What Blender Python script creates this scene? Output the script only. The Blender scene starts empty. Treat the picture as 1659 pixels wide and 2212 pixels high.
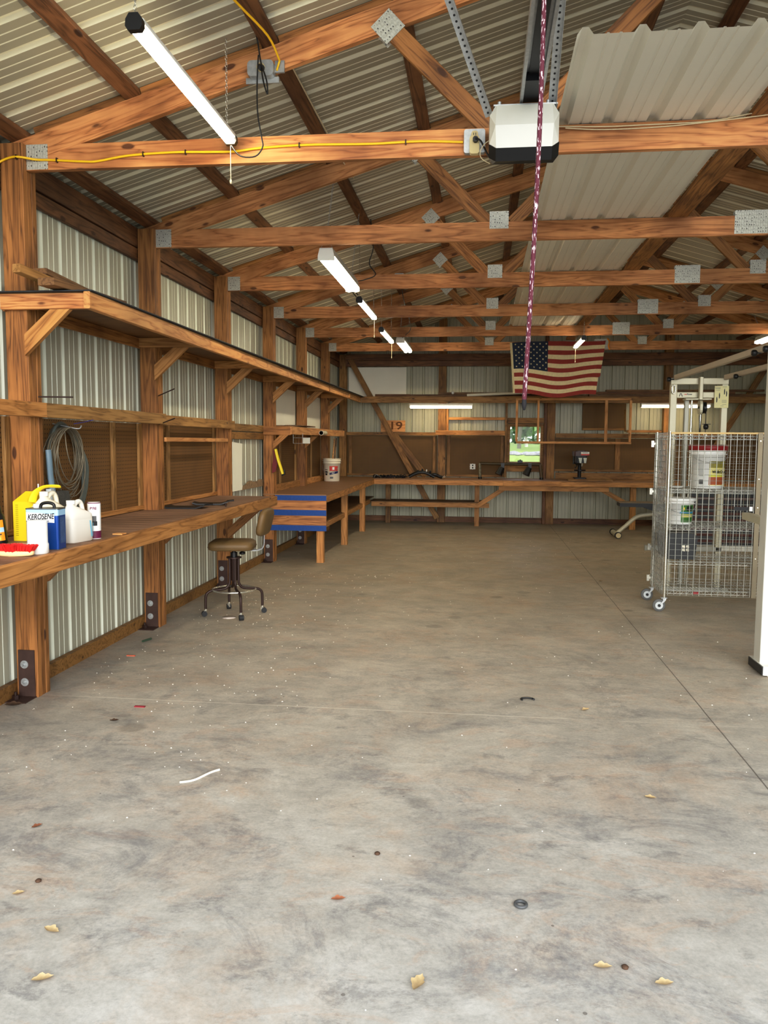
import bpy, math, random
from mathutils import Vector, Matrix
random.seed(7)
C = bpy.context.scene.collection
PI = math.pi

# ------------------------------------------------------------------ helpers
def lin(c):
    return tuple(((v/255)/12.92 if v/255 <= .04045 else (((v/255)+.055)/1.055)**2.4) for v in c) + (1,)

class MB:
    def __init__(s): s.v=[]; s.f=[]; s.m=[]; s.sm=[]
    def add(s, vs, fs, mi=0, smooth=False):
        n=len(s.v); s.v+= [tuple(p) for p in vs]
        for f in fs: s.f.append(tuple(i+n for i in f)); s.m.append(mi); s.sm.append(smooth)
        return s
    def box(s, x, y, z, mi=0, M=None):
        vs=[Vector((x[i],y[j],z[k])) for i in (0,1) for j in (0,1) for k in (0,1)]
        if M is not None: vs=[M@p for p in vs]
        return s.add(vs,[(0,1,3,2),(4,6,7,5),(0,4,5,1),(2,3,7,6),(0,2,6,4),(1,5,7,3)],mi)
    def rbox(s, x, y, z, r, mi=0, seg=3, ax=2, M=None):      # box with rounded corners round one axis
        c=[x,y,z]; a,b=[i for i in range(3) if i!=ax]
        pts=[]
        for (sx,sy,a0) in ((1,1,0),(0,1,1),(0,0,2),(1,0,3)):
            cx=c[a][sx]+(-r if sx else r); cy=c[b][sy]+(-r if sy else r)
            for k in range(seg+1):
                t=(a0+k/seg)*PI/2; pts.append((cx+r*math.cos(t),cy+r*math.sin(t)))
        n=len(pts); vs=[]
        for q in c[ax]:
            for p in pts:
                w=[0,0,0]; w[a]=p[0]; w[b]=p[1]; w[ax]=q; vs.append(Vector(w))
        if M is not None: vs=[M@p for p in vs]
        return s.add(vs,[tuple(range(n)),tuple(range(n,2*n))]+[(i,(i+1)%n,n+(i+1)%n,n+i) for i in range(n)],mi)
    def cyl(s, a, b, r, r2=None, n=12, mi=0, cap=True, smooth=True):
        a=Vector(a); b=Vector(b); r2=r if r2 is None else r2
        d=(b-a).normalized(); u=d.orthogonal().normalized(); w=d.cross(u)
        vs=[a+(u*math.cos(2*PI*i/n)+w*math.sin(2*PI*i/n))*r for i in range(n)]+[b+(u*math.cos(2*PI*i/n)+w*math.sin(2*PI*i/n))*r2 for i in range(n)]
        s.add(vs,[(i,(i+1)%n,n+(i+1)%n,n+i) for i in range(n)],mi,smooth)
        if cap: s.add(vs,[tuple(range(n)),tuple(range(n,2*n))],mi)
        return s
    def tube(s, path, r, n=8, mi=0, closed=False, rs=None, flat=1.0):
        P=[Vector(p) for p in path]; m=len(P); vs=[]; u=None
        for i,p in enumerate(P):
            if closed: d=P[(i+1)%m]-P[i-1]
            else: d=P[min(i+1,m-1)]-P[max(i-1,0)]
            d.normalize()
            u = d.orthogonal().normalized() if u is None else (u-d*u.dot(d)).normalized()
            w=d.cross(u); rr=rs[i] if rs else r
            vs+=[p+(u*math.cos(2*PI*k/n)+w*math.sin(2*PI*k/n)*flat)*rr for k in range(n)]
        fs=[(i*n+k,i*n+(k+1)%n,((i+1)%m)*n+(k+1)%n,((i+1)%m)*n+k) for i in range(m if closed else m-1) for k in range(n)]
        s.add(vs,fs,mi,True)
        if not closed: s.add(vs,[tuple(range(n)),tuple((m-1)*n+k for k in range(n))],mi)
        return s
    def lathe(s, prof, c=(0,0,0), n=24, mi=0, smooth=True, M=None):
        c=Vector(c); vs=[]
        for (r,z) in prof: vs+=[Vector((r*math.cos(2*PI*k/n),r*math.sin(2*PI*k/n),z)) for k in range(n)]
        vs=[(M@p if M is not None else p)+c for p in vs]
        fs=[(i*n+k,i*n+(k+1)%n,(i+1)*n+(k+1)%n,(i+1)*n+k) for i in range(len(prof)-1) for k in range(n)]
        s.add(vs,fs,mi,smooth)
        if prof[0][0]>0: s.add(vs[:n],[tuple(range(n))],mi)
        if prof[-1][0]>0: s.add(vs[-n:],[tuple(range(n))],mi)
        return s
    def prism(s, poly, h0, h1, ax=1, mi=0, M=None):         # polygon in the plane across axis ax
        a,b=[i for i in range(3) if i!=ax]; vs=[]; n=len(poly)
        for h in (h0,h1):
            for p in poly:
                w=[0,0,0]; w[a]=p[0]; w[b]=p[1]; w[ax]=h; vs.append(Vector(w))
        if M is not None: vs=[M@p for p in vs]
        return s.add(vs,[tuple(range(n)),tuple(range(n,2*n))]+[(i,(i+1)%n,n+(i+1)%n,n+i) for i in range(n)],mi)
    def torus(s, c, R, r, ax=2, n=24, k=6, mi=0, ey=1.0):
        a,b=[i for i in range(3) if i!=ax]; path=[]
        for i in range(n):
            w=list(c); w[a]+=R*math.cos(2*PI*i/n); w[b]+=R*ey*math.sin(2*PI*i/n); path.append(w)
        return s.tube(path,r,k,mi,closed=True)

def link(o, parent=None):
    C.objects.link(o)
    if parent is not None:
        o.parent=parent; o.matrix_parent_inverse=world_of(parent).inverted()
    return o
WM={}
def world_of(o): return WM[o]
def tag(o, label=None, cat=None, group=None, kind=None):
    if label: o['label']=label
    if cat: o['category']=cat
    if group: o['group']=group
    if kind: o['kind']=kind
    return o
def mesh(name, mb, mats, parent=None, origin=(0,0,0), M=None, label=None, cat=None, group=None, kind=None, normals=True):
    """links an MB (world coordinates) as one mesh object whose origin is set at origin / frame M"""
    if not isinstance(mats,(list,tuple)): mats=[mats]
    M = M if M is not None else Matrix.Translation(Vector(origin))
    I=M.inverted(); me=bpy.data.meshes.new(name)
    me.from_pydata([I@Vector(p) for p in mb.v],[],mb.f)
    for m in mats: me.materials.append(m)
    me.polygons.foreach_set('material_index',mb.m); me.polygons.foreach_set('use_smooth',mb.sm)
    me.update()
    if normals:
        import bmesh
        b=bmesh.new(); b.from_mesh(me); bmesh.ops.recalc_face_normals(b,faces=b.faces); b.to_mesh(me); b.free()
    o=bpy.data.objects.new(name,me); WM[o]=M.copy()
    if parent is not None:
        link(o,parent); o.matrix_basis=M
    else:
        C.objects.link(o); o.matrix_world=M
    return tag(o,label,cat,group,kind)
def thing(name, loc, label, cat, group=None, kind=None):
    o=bpy.data.objects.new(name,None); o.location=loc; o.empty_display_size=.1; C.objects.link(o)
    WM[o]=Matrix.Translation(Vector(loc)); return tag(o,label,cat,group,kind)
def frame(a,b,up=(0,0,1)):
    a=Vector(a); d=(Vector(b)-a).normalized(); up=Vector(up)
    if abs(d.dot(up))>.99: up=Vector((0,1,0))
    y=up.cross(d).normalized(); z=d.cross(y)
    M=Matrix((d,y,z)).transposed().to_4x4(); M.translation=a; return M
def bar(name,a,b,w,h,mat,parent=None,up=(0,0,1),ch=.003,**k):
    """a sawn board from a to b, w across, h along up, its own grain along X"""
    M=frame(a,b,up); L=(Vector(b)-Vector(a)).length
    mb=MB(); mb.prism([(-w/2+ch,-h/2),(w/2-ch,-h/2),(w/2,-h/2+ch),(w/2,h/2-ch),(w/2-ch,h/2),(-w/2+ch,h/2),(-w/2,h/2-ch),(-w/2,-h/2+ch)],0,L,ax=0,M=M)
    return mesh(name,mb,mat,parent,M=M,**k)
def board(name,x,y,z,mat,parent=None,**k):
    d=[x[1]-x[0],y[1]-y[0],z[1]-z[0]]; i=d.index(max(d)); c=[(x[0]+x[1])/2,(y[0]+y[1])/2,(z[0]+z[1])/2]
    a=list(c); b=list(c); r=(x,y,z)[i]; a[i]=r[0]; b[i]=r[1]
    if i==2: return bar(name,a,b,d[0],d[1],mat,parent,up=(0,1,0),**k)
    return bar(name,a,b,d[1] if i==0 else d[0],d[2],mat,parent,**k)
def poly_board(name,poly,y0,y1,ang,mat,parent=None,**k):
    """board cut to a polygon in the XZ plane, grain at slope ang"""
    M=Matrix.Translation((poly[0][0],(y0+y1)/2,poly[0][1]))@Matrix.Rotation(-ang,4,'Y')
    return mesh(name,MB().prism(poly,y0,y1,ax=1),mat,parent,M=M,**k)
def text(body,size,mat,M,parent,name='lettering',extr=.0004,shear=0,bold=0,align='CENTER',sx=1):
    cu=bpy.data.curves.new(name,'FONT'); cu.body=body; cu.size=size; cu.extrude=extr; cu.shear=shear; cu.offset=bold
    cu.align_x=align; cu.align_y='CENTER'; tmp=bpy.data.objects.new('lettering_source',cu)
    me=bpy.data.meshes.new_from_object(tmp); bpy.data.objects.remove(tmp); bpy.data.curves.remove(cu); me.materials.clear(); me.materials.append(mat)
    o=bpy.data.objects.new(name,me); WM[o]=M; link(o,parent); o.matrix_basis=M@Matrix.Scale(sx,4,(1,0,0)); return o
def face_front(x,y,z,yaw=0):        # text frame facing -Y
    return Matrix.Translation((x,y,z))@Matrix.Rotation(yaw,4,'Z')@Matrix.Rotation(PI/2,4,'X')
def copy_tree(o,parent=None,inv=None):
    c=o.copy(); C.objects.link(c); WM[c]=WM[o].copy()
    if parent is not None:
        c.parent=parent; c.matrix_parent_inverse=o.matrix_parent_inverse.copy(); c.matrix_basis=o.matrix_basis.copy()
    for ch in o.children: copy_tree(ch,c)
    return c

# ------------------------------------------------------------------ materials
def newmat(name,rough=.6,metal=0,col=(.5,.5,.5,1),spec=None):
    m=bpy.data.materials.new(name); m.use_nodes=True; nt=m.node_tree; b=nt.nodes['Principled BSDF']
    b.inputs['Base Color'].default_value=col; b.inputs['Roughness'].default_value=rough; b.inputs['Metallic'].default_value=metal
    if spec is not None: b.inputs['Specular IOR Level'].default_value=spec
    return m,nt,b
def N(nt,t,**k):
    n=nt.nodes.new('ShaderNode'+t)
    for a,v in k.items():
        if a.startswith('i_'): n.inputs[a[2:].replace('_',' ')].default_value=v
        else: setattr(n,a,v)
    return n
def ramp(nt,stops):
    r=N(nt,'ValToRGB'); e=r.color_ramp.elements
    while len(e)<len(stops): e.new(.5)
    for i,(p,c) in enumerate(stops): e[i].position=p; e[i].color=c if len(c)==4 else (*c,1)
    return r
def mathn(nt,op,a=None,b=None):
    n=N(nt,'Math',operation=op)
    for i,v in enumerate((a,b)):
        if v is None: continue
        if isinstance(v,(int,float)): n.inputs[i].default_value=v
        else: nt.links.new(v,n.inputs[i])
    return n.outputs[0]
def mix(nt,fac,a,b,mode='MIX'):
    n=N(nt,'MixRGB',blend_type=mode)
    for i,v in enumerate((fac,a,b)):
        if isinstance(v,(int,float)): n.inputs[i].default_value=v
        elif isinstance(v,tuple): n.inputs[i].default_value=v
        else: nt.links.new(v,n.inputs[i])
    return n.outputs[0]

def wood(name,light,mid,dark,rough=.62,knots=1.0,var=.35,contrast=1.0,grain=13,stain=.5):
    m,nt,b=newmat(name,rough); L=nt.links.new
    tc=N(nt,'TexCoord'); oi=N(nt,'ObjectInfo')
    off=N(nt,'CombineXYZ'); L(mathn(nt,'MULTIPLY',oi.outputs['Random'],37.),off.inputs[0]); L(mathn(nt,'MULTIPLY',oi.outputs['Random'],91.),off.inputs[1]); L(mathn(nt,'MULTIPLY',oi.outputs['Random'],53.),off.inputs[2])
    va=N(nt,'VectorMath',operation='ADD'); L(tc.outputs['Object'],va.inputs[0]); L(off.outputs[0],va.inputs[1])
    mp=N(nt,'Mapping'); mp.inputs['Scale'].default_value=(1.1,grain,grain); L(va.outputs[0],mp.inputs[0])
    # knots bend the grain
    mk=N(nt,'Mapping'); mk.inputs['Scale'].default_value=(3.0,7.5,7.5); L(va.outputs[0],mk.inputs[0])
    vo=N(nt,'TexVoronoi'); vo.inputs['Scale'].default_value=1.0; L(mk.outputs[0],vo.inputs['Vector'])
    kd=ramp(nt,[(0,(1,1,1)),(.07,(.95,.95,.95)),(.13,(.3,.3,.3)),(.34,(0,0,0))]); L(vo.outputs['Distance'],kd.inputs[0])
    n1=N(nt,'TexNoise'); n1.inputs['Scale'].default_value=1.0; n1.inputs['Detail'].default_value=3; n1.inputs['Distortion'].default_value=.6
    L(mp.outputs[0],n1.inputs['Vector'])
    s=mathn(nt,'ADD',mathn(nt,'MULTIPLY',n1.outputs[0],9.),mathn(nt,'MULTIPLY',kd.outputs[0],1.3))
    rings=mathn(nt,'ABSOLUTE',mathn(nt,'SINE',mathn(nt,'MULTIPLY',s,2.2)))
    n2=N(nt,'TexNoise'); n2.inputs['Scale'].default_value=1.0; n2.inputs['Detail'].default_value=2
    mp2=N(nt,'Mapping'); mp2.inputs['Scale'].default_value=(5,170,170); L(va.outputs[0],mp2.inputs[0]); L(mp2.outputs[0],n2.inputs['Vector'])
    f=mathn(nt,'ADD',mathn(nt,'MULTIPLY',rings,.5),mathn(nt,'MULTIPLY',n2.outputs[0],.5))
    r=ramp(nt,[(.10,dark),(.36,mid),(.78,light)]); L(f,r.inputs[0])
    n3=N(nt,'TexNoise'); n3.inputs['Scale'].default_value=2.2; n3.inputs['Detail'].default_value=4; L(va.outputs[0],n3.inputs['Vector'])
    st=ramp(nt,[(.33,(1-stain,1-stain*1.15,1-stain*1.3)),(.6,(1,1,1))]); L(n3.outputs[0],st.inputs[0])
    c=mix(nt,1,r.outputs[0],st.outputs[0],'MULTIPLY')
    kk=ramp(nt,[(.3,(1,1,1)),(.85,(.28,.2,.15))]); L(mathn(nt,'MULTIPLY',kd.outputs[0],knots),kk.inputs[0])
    c=mix(nt,1,c,kk.outputs[0],'MULTIPLY')
    br=N(nt,'HueSaturation'); L(mathn(nt,'ADD',mathn(nt,'MULTIPLY',oi.outputs['Random'],var),1-var/2),br.inputs['Value']); L(c,br.inputs['Color'])
    L(br.outputs[0],b.inputs['Base Color'])
    bp=N(nt,'Bump'); bp.inputs['Strength'].default_value=.25; bp.inputs['Distance'].default_value=.002; L(f,bp.inputs['Height']); L(bp.outputs[0],b.inputs['Normal'])
    return m
W_truss=wood('truss_pine',lin((218,158,100)),lin((190,126,72)),lin((130,80,42)),knots=1.2,var=.2,stain=.5)
W_post=wood('post_fir',lin((186,130,70)),lin((148,96,46)),lin((84,52,22)),grain=17,knots=1.0,stain=.4)
W_dark=wood('dark_purlin',lin((138,92,56)),lin((108,68,38)),lin((62,38,20)),var=.25)
W_bench=wood('bench_fir',lin((204,150,86)),lin((174,120,60)),lin((122,80,38)),knots=.8,stain=.3)
W_green=wood('treated_pine',lin((176,136,80)),lin((150,110,58)),lin((104,72,36)),knots=1.0,stain=.3)
W_bright=wood('fresh_pine',lin((226,172,108)),lin((206,146,84)),lin((160,102,52)),knots=.7,stain=.2)
W_back=wood('shaded_fir',lin((170,124,66)),lin((140,98,46)),lin((90,60,26)),knots=.9,var=.3)
W_deck=wood('grey_bench_deck',lin((170,134,104)),lin((146,110,84)),lin((104,74,54)),knots=.3,stain=.25)
W_ply=wood('plywood_edge',lin((196,140,82)),lin((160,104,58)),lin((104,62,34)),knots=.4,stain=.3)
W_osb=wood('strandboard',lin((150,110,66)),lin((122,86,48)),lin((80,52,28)),grain=30,knots=0,stain=.4)
W_board=wood('old_lumber',lin((146,108,68)),lin((118,82,50)),lin((78,50,30)),knots=.6)
W_orange=wood('orange_end_grain',lin((236,168,84)),lin((226,150,70)),lin((190,112,44)),knots=.4,stain=.1)

def plain(name,c,rough=.5,metal=0,noise=.0,scale=8,bump=0,spec=None):
    m,nt,b=newmat(name,rough,metal,lin(c),spec); L=nt.links.new
    tc=N(nt,'TexCoord'); n=N(nt,'TexNoise'); n.inputs['Scale'].default_value=scale; n.inputs['Detail'].default_value=5
    L(tc.outputs['Object'],n.inputs['Vector'])
    k=max(noise,.02); r=ramp(nt,[(.3,(1-k,1-k,1-k)),(.7,(1,1,1))]); L(n.outputs[0],r.inputs[0])
    L(mix(nt,1,lin(c),r.outputs[0],'MULTIPLY'),b.inputs['Base Color'])
    if bump:
        bp=N(nt,'Bump'); bp.inputs['Strength'].default_value=bump; bp.inputs['Distance'].default_value=.002; L(n.outputs[0],bp.inputs['Height']); L(bp.outputs[0],b.inputs['Normal'])
    return m
def emit(name,c,s):
    m=bpy.data.materials.new(name); m.use_nodes=True; nt=m.node_tree; nt.nodes.remove(nt.nodes['Principled BSDF'])
    e=N(nt,'Emission'); e.inputs[0].default_value=lin(c); e.inputs[1].default_value=s; nt.links.new(e.outputs[0],nt.nodes['Material Output'].inputs[0]); return m
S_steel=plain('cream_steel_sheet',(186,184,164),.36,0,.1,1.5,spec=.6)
S_rib=plain('lit_steel_rib',(228,230,214),.36,0,.05,1.5,spec=.6)  # light caught by the wall ribs, painted in as a paler tone than the pans
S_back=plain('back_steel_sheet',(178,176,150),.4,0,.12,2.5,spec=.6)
S_roofrib=plain('lit_roof_rib',(232,226,200),.34,0,.05,2,spec=.6)  # roof ribs coloured paler to stand in for light falling on them
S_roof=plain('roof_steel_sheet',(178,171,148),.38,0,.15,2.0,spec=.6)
S_panel=plain('white_steel_ceiling_sheet',(230,226,210),.42,0,.06,1.5,spec=.5)
FOAM=plain('white_foam_board',(252,250,236),.8,0,.05,3)
INSUL=plain('torn_insulation',(170,140,104),.95,0,.4,30,bump=.8)
GALV=plain('galvanised_steel',(188,190,190),.4,.5,.25,40)
CHROME=plain('chrome_wire',(230,228,216),.2,.85,.1,10)
DULLCHROME=plain('dull_zinc_wire',(196,196,188),.3,.6,.15,10)
BROWNMETAL=plain('brown_metal',(62,42,36),.42,.4,.25,12)
RUSTPLATE=plain('rusty_bracket_paint',(84,60,52),.6,.3,.35,14)
BLACK=plain('black_plastic',(15,15,16),.42,0,.1,10)
BLACKM=plain('black_metal',(30,30,32),.4,.5,.1,10)
RUBBER=plain('grey_rubber',(110,110,108),.7,0,.1,10)
RUBBERD=plain('dark_rubber',(36,36,38),.7,0,.1,10)
WHITE=plain('white_enamel',(228,228,220),.35,0,.05,5)
CREAMW=plain('cream_plastic',(238,230,208),.4,0,.06,10)
WPLASTIC=plain('white_plastic',(240,240,236),.35,0,.04,8)
GYM=plain('ivory_gym_paint',(206,200,174),.35,.05,.06,6)
GYMG=plain('grey_gym_paint',(168,166,152),.35,.1,.08,6)
YELLOW=plain('yellow_plastic',(234,206,34),.4,0,.06,8)
YCABLE=plain('yellow_cable',(244,196,30),.45,0,.05,20)
RED=plain('red_bristle',(222,30,30),.6,0,.2,60)
REDLID=plain('red_lid',(150,26,30),.45,0,.08,20)
BLUE=plain('blue_can_paint',(22,72,150),.3,.2,.06,8)
LBLUE=plain('pale_blue_print',(168,204,232),.4,0,.06,8)
NAVY=plain('navy_print',(20,34,92),.45,0,.05,8)
TAPE=plain('blue_masking_tape',(18,74,150),.6,0,.2,40,bump=.2)
PURPLE=plain('maroon_print',(110,28,70),.4,0,.05,8)
ORANGE=plain('orange_print',(244,150,30),.4,0,.05,8)
GREEN=plain('green_print',(70,130,50),.5,0,.3,30)
OLIVE=plain('olive_print',(160,150,60),.5,0,.4,30)
CREAMP=plain('cream_print',(238,228,150),.5,0,.05,8)
RUSTP=plain('rust_print',(178,92,48),.5,0,.25,20)
REDP=plain('red_print',(214,70,58),.5,0,.1,20)
INK=plain('black_ink',(16,16,20),.5)
GREYINK=plain('grey_ink',(96,96,96),.5)
TAN=plain('tan_vinyl',(116,90,52),.55,0,.2,5)
BEIGE=plain('beige_plastic',(214,196,146),.45,0,.05,10)
HOSE=plain('grey_hose',(104,112,106),.5,0,.15,10)
WIREG=plain('grey_wire',(142,132,112),.45,.4,.25,10)
BLUEGREY=plain('blue_grey_plastic',(104,124,136),.5,0,.1,10)
CORD=plain('pale_cord',(224,208,172),.7,0,.1,50)
TIN=plain('tin_lid',(120,122,120),.35,.8,.15,10)
DARKRED=plain('dark_red_plastic',(120,30,34),.45,0,.1,10)
TARP=plain('black_roofing_felt',(50,56,62),.8,0,.3,30,bump=.4)
LEAF=plain('dry_leaf',(204,176,132),.8,0,.35,40)
DLEAF=plain('dark_leaf',(92,66,46),.8,0,.35,40)
SPECK=plain('white_speck',(240,234,222),.8)
WAXLINE=plain('white_strip',(232,226,214),.7)
PAPER=plain('cream_placard',(228,220,168),.5,0,.05,10)
E_led=emit('led_diffuser_glow',(255,244,216),40)
E_tube=emit('fluorescent_tube_glow',(255,244,212),38)
E_back=emit('warm_back_tube_glow',(255,234,190),16)

# gusset plates: punched steel
def gusset_mat():
    m,nt,b=newmat('punched_gusset_plate',.5,.35); L=nt.links.new
    tc=N(nt,'TexCoord'); mp=N(nt,'Mapping'); mp.inputs['Scale'].default_value=(62,1,40); L(tc.outputs['Object'],mp.inputs[0])
    vo=N(nt,'TexVoronoi',voronoi_dimensions='3D'); vo.inputs['Scale'].default_value=1; vo.inputs['Randomness'].default_value=.35; L(mp.outputs[0],vo.inputs['Vector'])
    r=ramp(nt,[(.12,lin((84,82,78))),(.3,lin((208,208,198))),(.8,lin((184,184,174)))]); L(vo.outputs['Distance'],r.inputs[0]); L(r.outputs[0],b.inputs['Base Color'])
    bp=N(nt,'Bump'); bp.inputs['Strength'].default_value=.6; bp.inputs['Distance'].default_value=.003; L(vo.outputs['Distance'],bp.inputs['Height']); L(bp.outputs[0],b.inputs['Normal'])
    return m
GUSSET=gusset_mat()

def peg_mat(name,ax,c):
    m,nt,b=newmat(name,.7); L=nt.links.new; tc=N(nt,'TexCoord'); sp=N(nt,'SeparateXYZ'); L(tc.outputs['Object'],sp.inputs[0])
    def cell(o):
        f=mathn(nt,'FRACT',mathn(nt,'MULTIPLY',o,1/.0277)); return mathn(nt,'POWER',mathn(nt,'SUBTRACT',f,.5),2)
    d=mathn(nt,'ADD',cell(sp.outputs[ax]),cell(sp.outputs[2])); hole=mathn(nt,'LESS_THAN',d,.03)
    n=N(nt,'TexNoise'); n.inputs['Scale'].default_value=1.6; n.inputs['Detail'].default_value=5; L(tc.outputs['Object'],n.inputs['Vector'])
    r=ramp(nt,[(.35,tuple(v*.72 for v in lin(c)[:3])),(.65,lin(c)[:3])]); L(n.outputs[0],r.inputs[0])
    L(mix(nt,hole,r.outputs[0],lin((40,24,12))),b.inputs['Base Color']); return m
PEG_L=peg_mat('brown_pegboard_side',1,(130,90,44)); PEG_B=peg_mat('brown_pegboard_back',0,(120,86,42))

def concrete():
    m,nt,b=newmat('concrete_slab',.6,0); L=nt.links.new; tc=N(nt,'TexCoord'); P=tc.outputs['Object']
    sp=N(nt,'SeparateXYZ'); L(P,sp.inputs[0])
    def noise(s,d=8,rg=.6,dist=0,off=0,sc=None):
        n=N(nt,'TexNoise'); n.inputs['Scale'].default_value=s; n.inputs['Detail'].default_value=d; n.inputs['Roughness'].default_value=rg; n.inputs['Distortion'].default_value=dist
        mp=N(nt,'Mapping'); mp.inputs['Location'].default_value=(off,off*1.7,0)
        if sc: mp.inputs['Scale'].default_value=sc
        L(P,mp.inputs[0]); L(mp.outputs[0],n.inputs['Vector']); return n.outputs[0]
    r1=ramp(nt,[(.32,lin((164,159,151))),(.5,lin((186,180,170))),(.68,lin((206,200,190)))]); L(noise(1.9,14,.8,.3),r1.inputs[0])
    c=r1.outputs[0]
    # warm clay dust
    r2=ramp(nt,[(.5,(0,0,0)),(.66,(1,1,1))]); L(noise(1.5,13,.78,.5,13),r2.inputs[0]); c=mix(nt,mathn(nt,'MULTIPLY',r2.outputs[0],.36),c,lin((196,166,138)))
    r7=ramp(nt,[(.54,(0,0,0)),(.6,(1,1,1))]); L(noise(3.1,10,.78,1.2,43,(.8,1.8,1)),r7.inputs[0]); c=mix(nt,mathn(nt,'MULTIPLY',r7.outputs[0],.25),c,lin((196,160,132)))
    # charcoal smudges with grainy edges
    dp=N(nt,'MapRange'); dp.inputs['From Min'].default_value=3.5; dp.inputs['From Max'].default_value=9; dp.inputs['To Min'].default_value=1; dp.inputs['To Max'].default_value=.3; L(sp.outputs[1],dp.inputs[0]); DP=dp.outputs[0]
    r3=ramp(nt,[(.5,(0,0,0)),(.62,(1,1,1))]); L(noise(2.1,14,.86,.5,31,(.9,1.2,1)),r3.inputs[0]); c=mix(nt,mathn(nt,'MULTIPLY',mathn(nt,'MULTIPLY',r3.outputs[0],.5),DP),c,lin((108,108,112)))
    r5=ramp(nt,[(.55,(0,0,0)),(.63,(1,1,1))]); L(noise(4.2,12,.8,.3,57,(.8,1.3,1)),r5.inputs[0]); c=mix(nt,mathn(nt,'MULTIPLY',mathn(nt,'MULTIPLY',r5.outputs[0],.4),DP),c,lin((98,96,98)))
    # oval oil spots
    vs_=N(nt,'TexVoronoi'); vs_.inputs['Scale'].default_value=1.9; L(P,vs_.inputs['Vector']); rs_=ramp(nt,[(.1,(1,1,1)),(.16,(0,0,0))]); L(vs_.outputs['Distance'],rs_.inputs[0]); gate=mathn(nt,'GREATER_THAN',noise(.5,1,.5,0,21),.54)
    c=mix(nt,mathn(nt,'MULTIPLY',mathn(nt,'MULTIPLY',rs_.outputs[0],gate),.35),c,lin((104,98,90)))
    # trowel swirls and fine speckle
    r4=ramp(nt,[(.42,(.84,.84,.84)),(.62,(1.05,1.05,1.05))]); L(noise(4,10,.75,2.6,5,(.9,1.7,1)),r4.inputs[0]); c=mix(nt,.6,c,r4.outputs[0],'MULTIPLY')
    r6=ramp(nt,[(.35,(.8,.8,.8)),(.6,(1,1,1))]); L(noise(70,4,.7),r6.inputs[0]); c=mix(nt,.7,c,r6.outputs[0],'MULTIPLY')
    # small pits
    vo=N(nt,'TexVoronoi'); vo.inputs['Scale'].default_value=4.5; L(P,vo.inputs['Vector']); pit=mathn(nt,'LESS_THAN',vo.outputs['Distance'],.028); c=mix(nt,mathn(nt,'MULTIPLY',pit,.6),c,lin((84,76,68)))
    # joints
    wob=mathn(nt,'MULTIPLY',mathn(nt,'SUBTRACT',noise(1.5,3),.5),.012)
    jx=mathn(nt,'LESS_THAN',mathn(nt,'ABSOLUTE',mathn(nt,'ADD',mathn(nt,'SUBTRACT',sp.outputs[0],1.272),wob)),.0035)
    c=mix(nt,mathn(nt,'MULTIPLY',jx,.75),c,lin((84,76,66)))
    jy=mathn(nt,'LESS_THAN',mathn(nt,'ABSOLUTE',mathn(nt,'ADD',mathn(nt,'SUBTRACT',sp.outputs[1],4.398),wob)),.004)
    fade=ramp(nt,[(.42,(.25,.25,.25)),(.6,(1,1,1))]); L(noise(.8,3,.5,0,77),fade.inputs[0])
    c=mix(nt,mathn(nt,'MULTIPLY',jy,fade.outputs[0]),c,lin((214,210,200)))
    # warm interior light painted into the slab colour: browner deeper in the hall
    dg=N(nt,'MapRange'); dg.inputs['From Min'].default_value=3.0; dg.inputs['From Max'].default_value=9; L(sp.outputs[1],dg.inputs[0])
    c=mix(nt,mathn(nt,'MULTIPLY',dg.outputs[0],.75),c,mix(nt,1,c,lin((246,232,200)),'MULTIPLY'))
    L(c,b.inputs['Base Color'])
    rr=ramp(nt,[(.3,(.42,.42,.42)),(.7,(.7,.7,.7))]); L(noise(2.2,6,.6,0,9),rr.inputs[0]); L(rr.outputs[0],b.inputs['Roughness'])
    bp=N(nt,'Bump'); bp.inputs['Strength'].default_value=.12; bp.inputs['Distance'].default_value=.004; L(noise(9,8,.7,.5),bp.inputs['Height']); L(bp.outputs[0],b.inputs['Normal'])
    return m
CONC=concrete()
def rope_mat():
    m,nt,b=newmat('maroon_fleck_rope',.8); L=nt.links.new; tc=N(nt,'TexCoord'); mp=N(nt,'Mapping'); mp.inputs['Scale'].default_value=(260,260,75); L(tc.outputs['Object'],mp.inputs[0])
    n=N(nt,'TexNoise'); n.inputs['Scale'].default_value=1; n.inputs['Detail'].default_value=1; L(mp.outputs[0],n.inputs['Vector'])
    r=ramp(nt,[(.59,lin((84,24,40))),(.64,lin((190,170,172)))]); L(n.outputs[0],r.inputs[0]); L(r.outputs[0],b.inputs['Base Color']); return m
ROPE=rope_mat()
def grass_mat():
    m,nt,b=newmat('lawn_and_gravel',.9); L=nt.links.new; tc=N(nt,'TexCoord'); n=N(nt,'TexNoise'); n.inputs['Scale'].default_value=.9; n.inputs['Detail'].default_value=8; L(tc.outputs['Object'],n.inputs['Vector'])
    r=ramp(nt,[(.35,lin((44,66,20))),(.6,lin((66,92,32))),(.75,lin((88,110,54)))]); L(n.outputs[0],r.inputs[0])
    sp=N(nt,'SeparateXYZ'); L(tc.outputs['Object'],sp.inputs[0]); g=mathn(nt,'GREATER_THAN',sp.outputs[1],14)
    L(mix(nt,g,lin((150,148,144)),r.outputs[0]),b.inputs['Base Color']); return m
GRASS=grass_mat()
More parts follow.
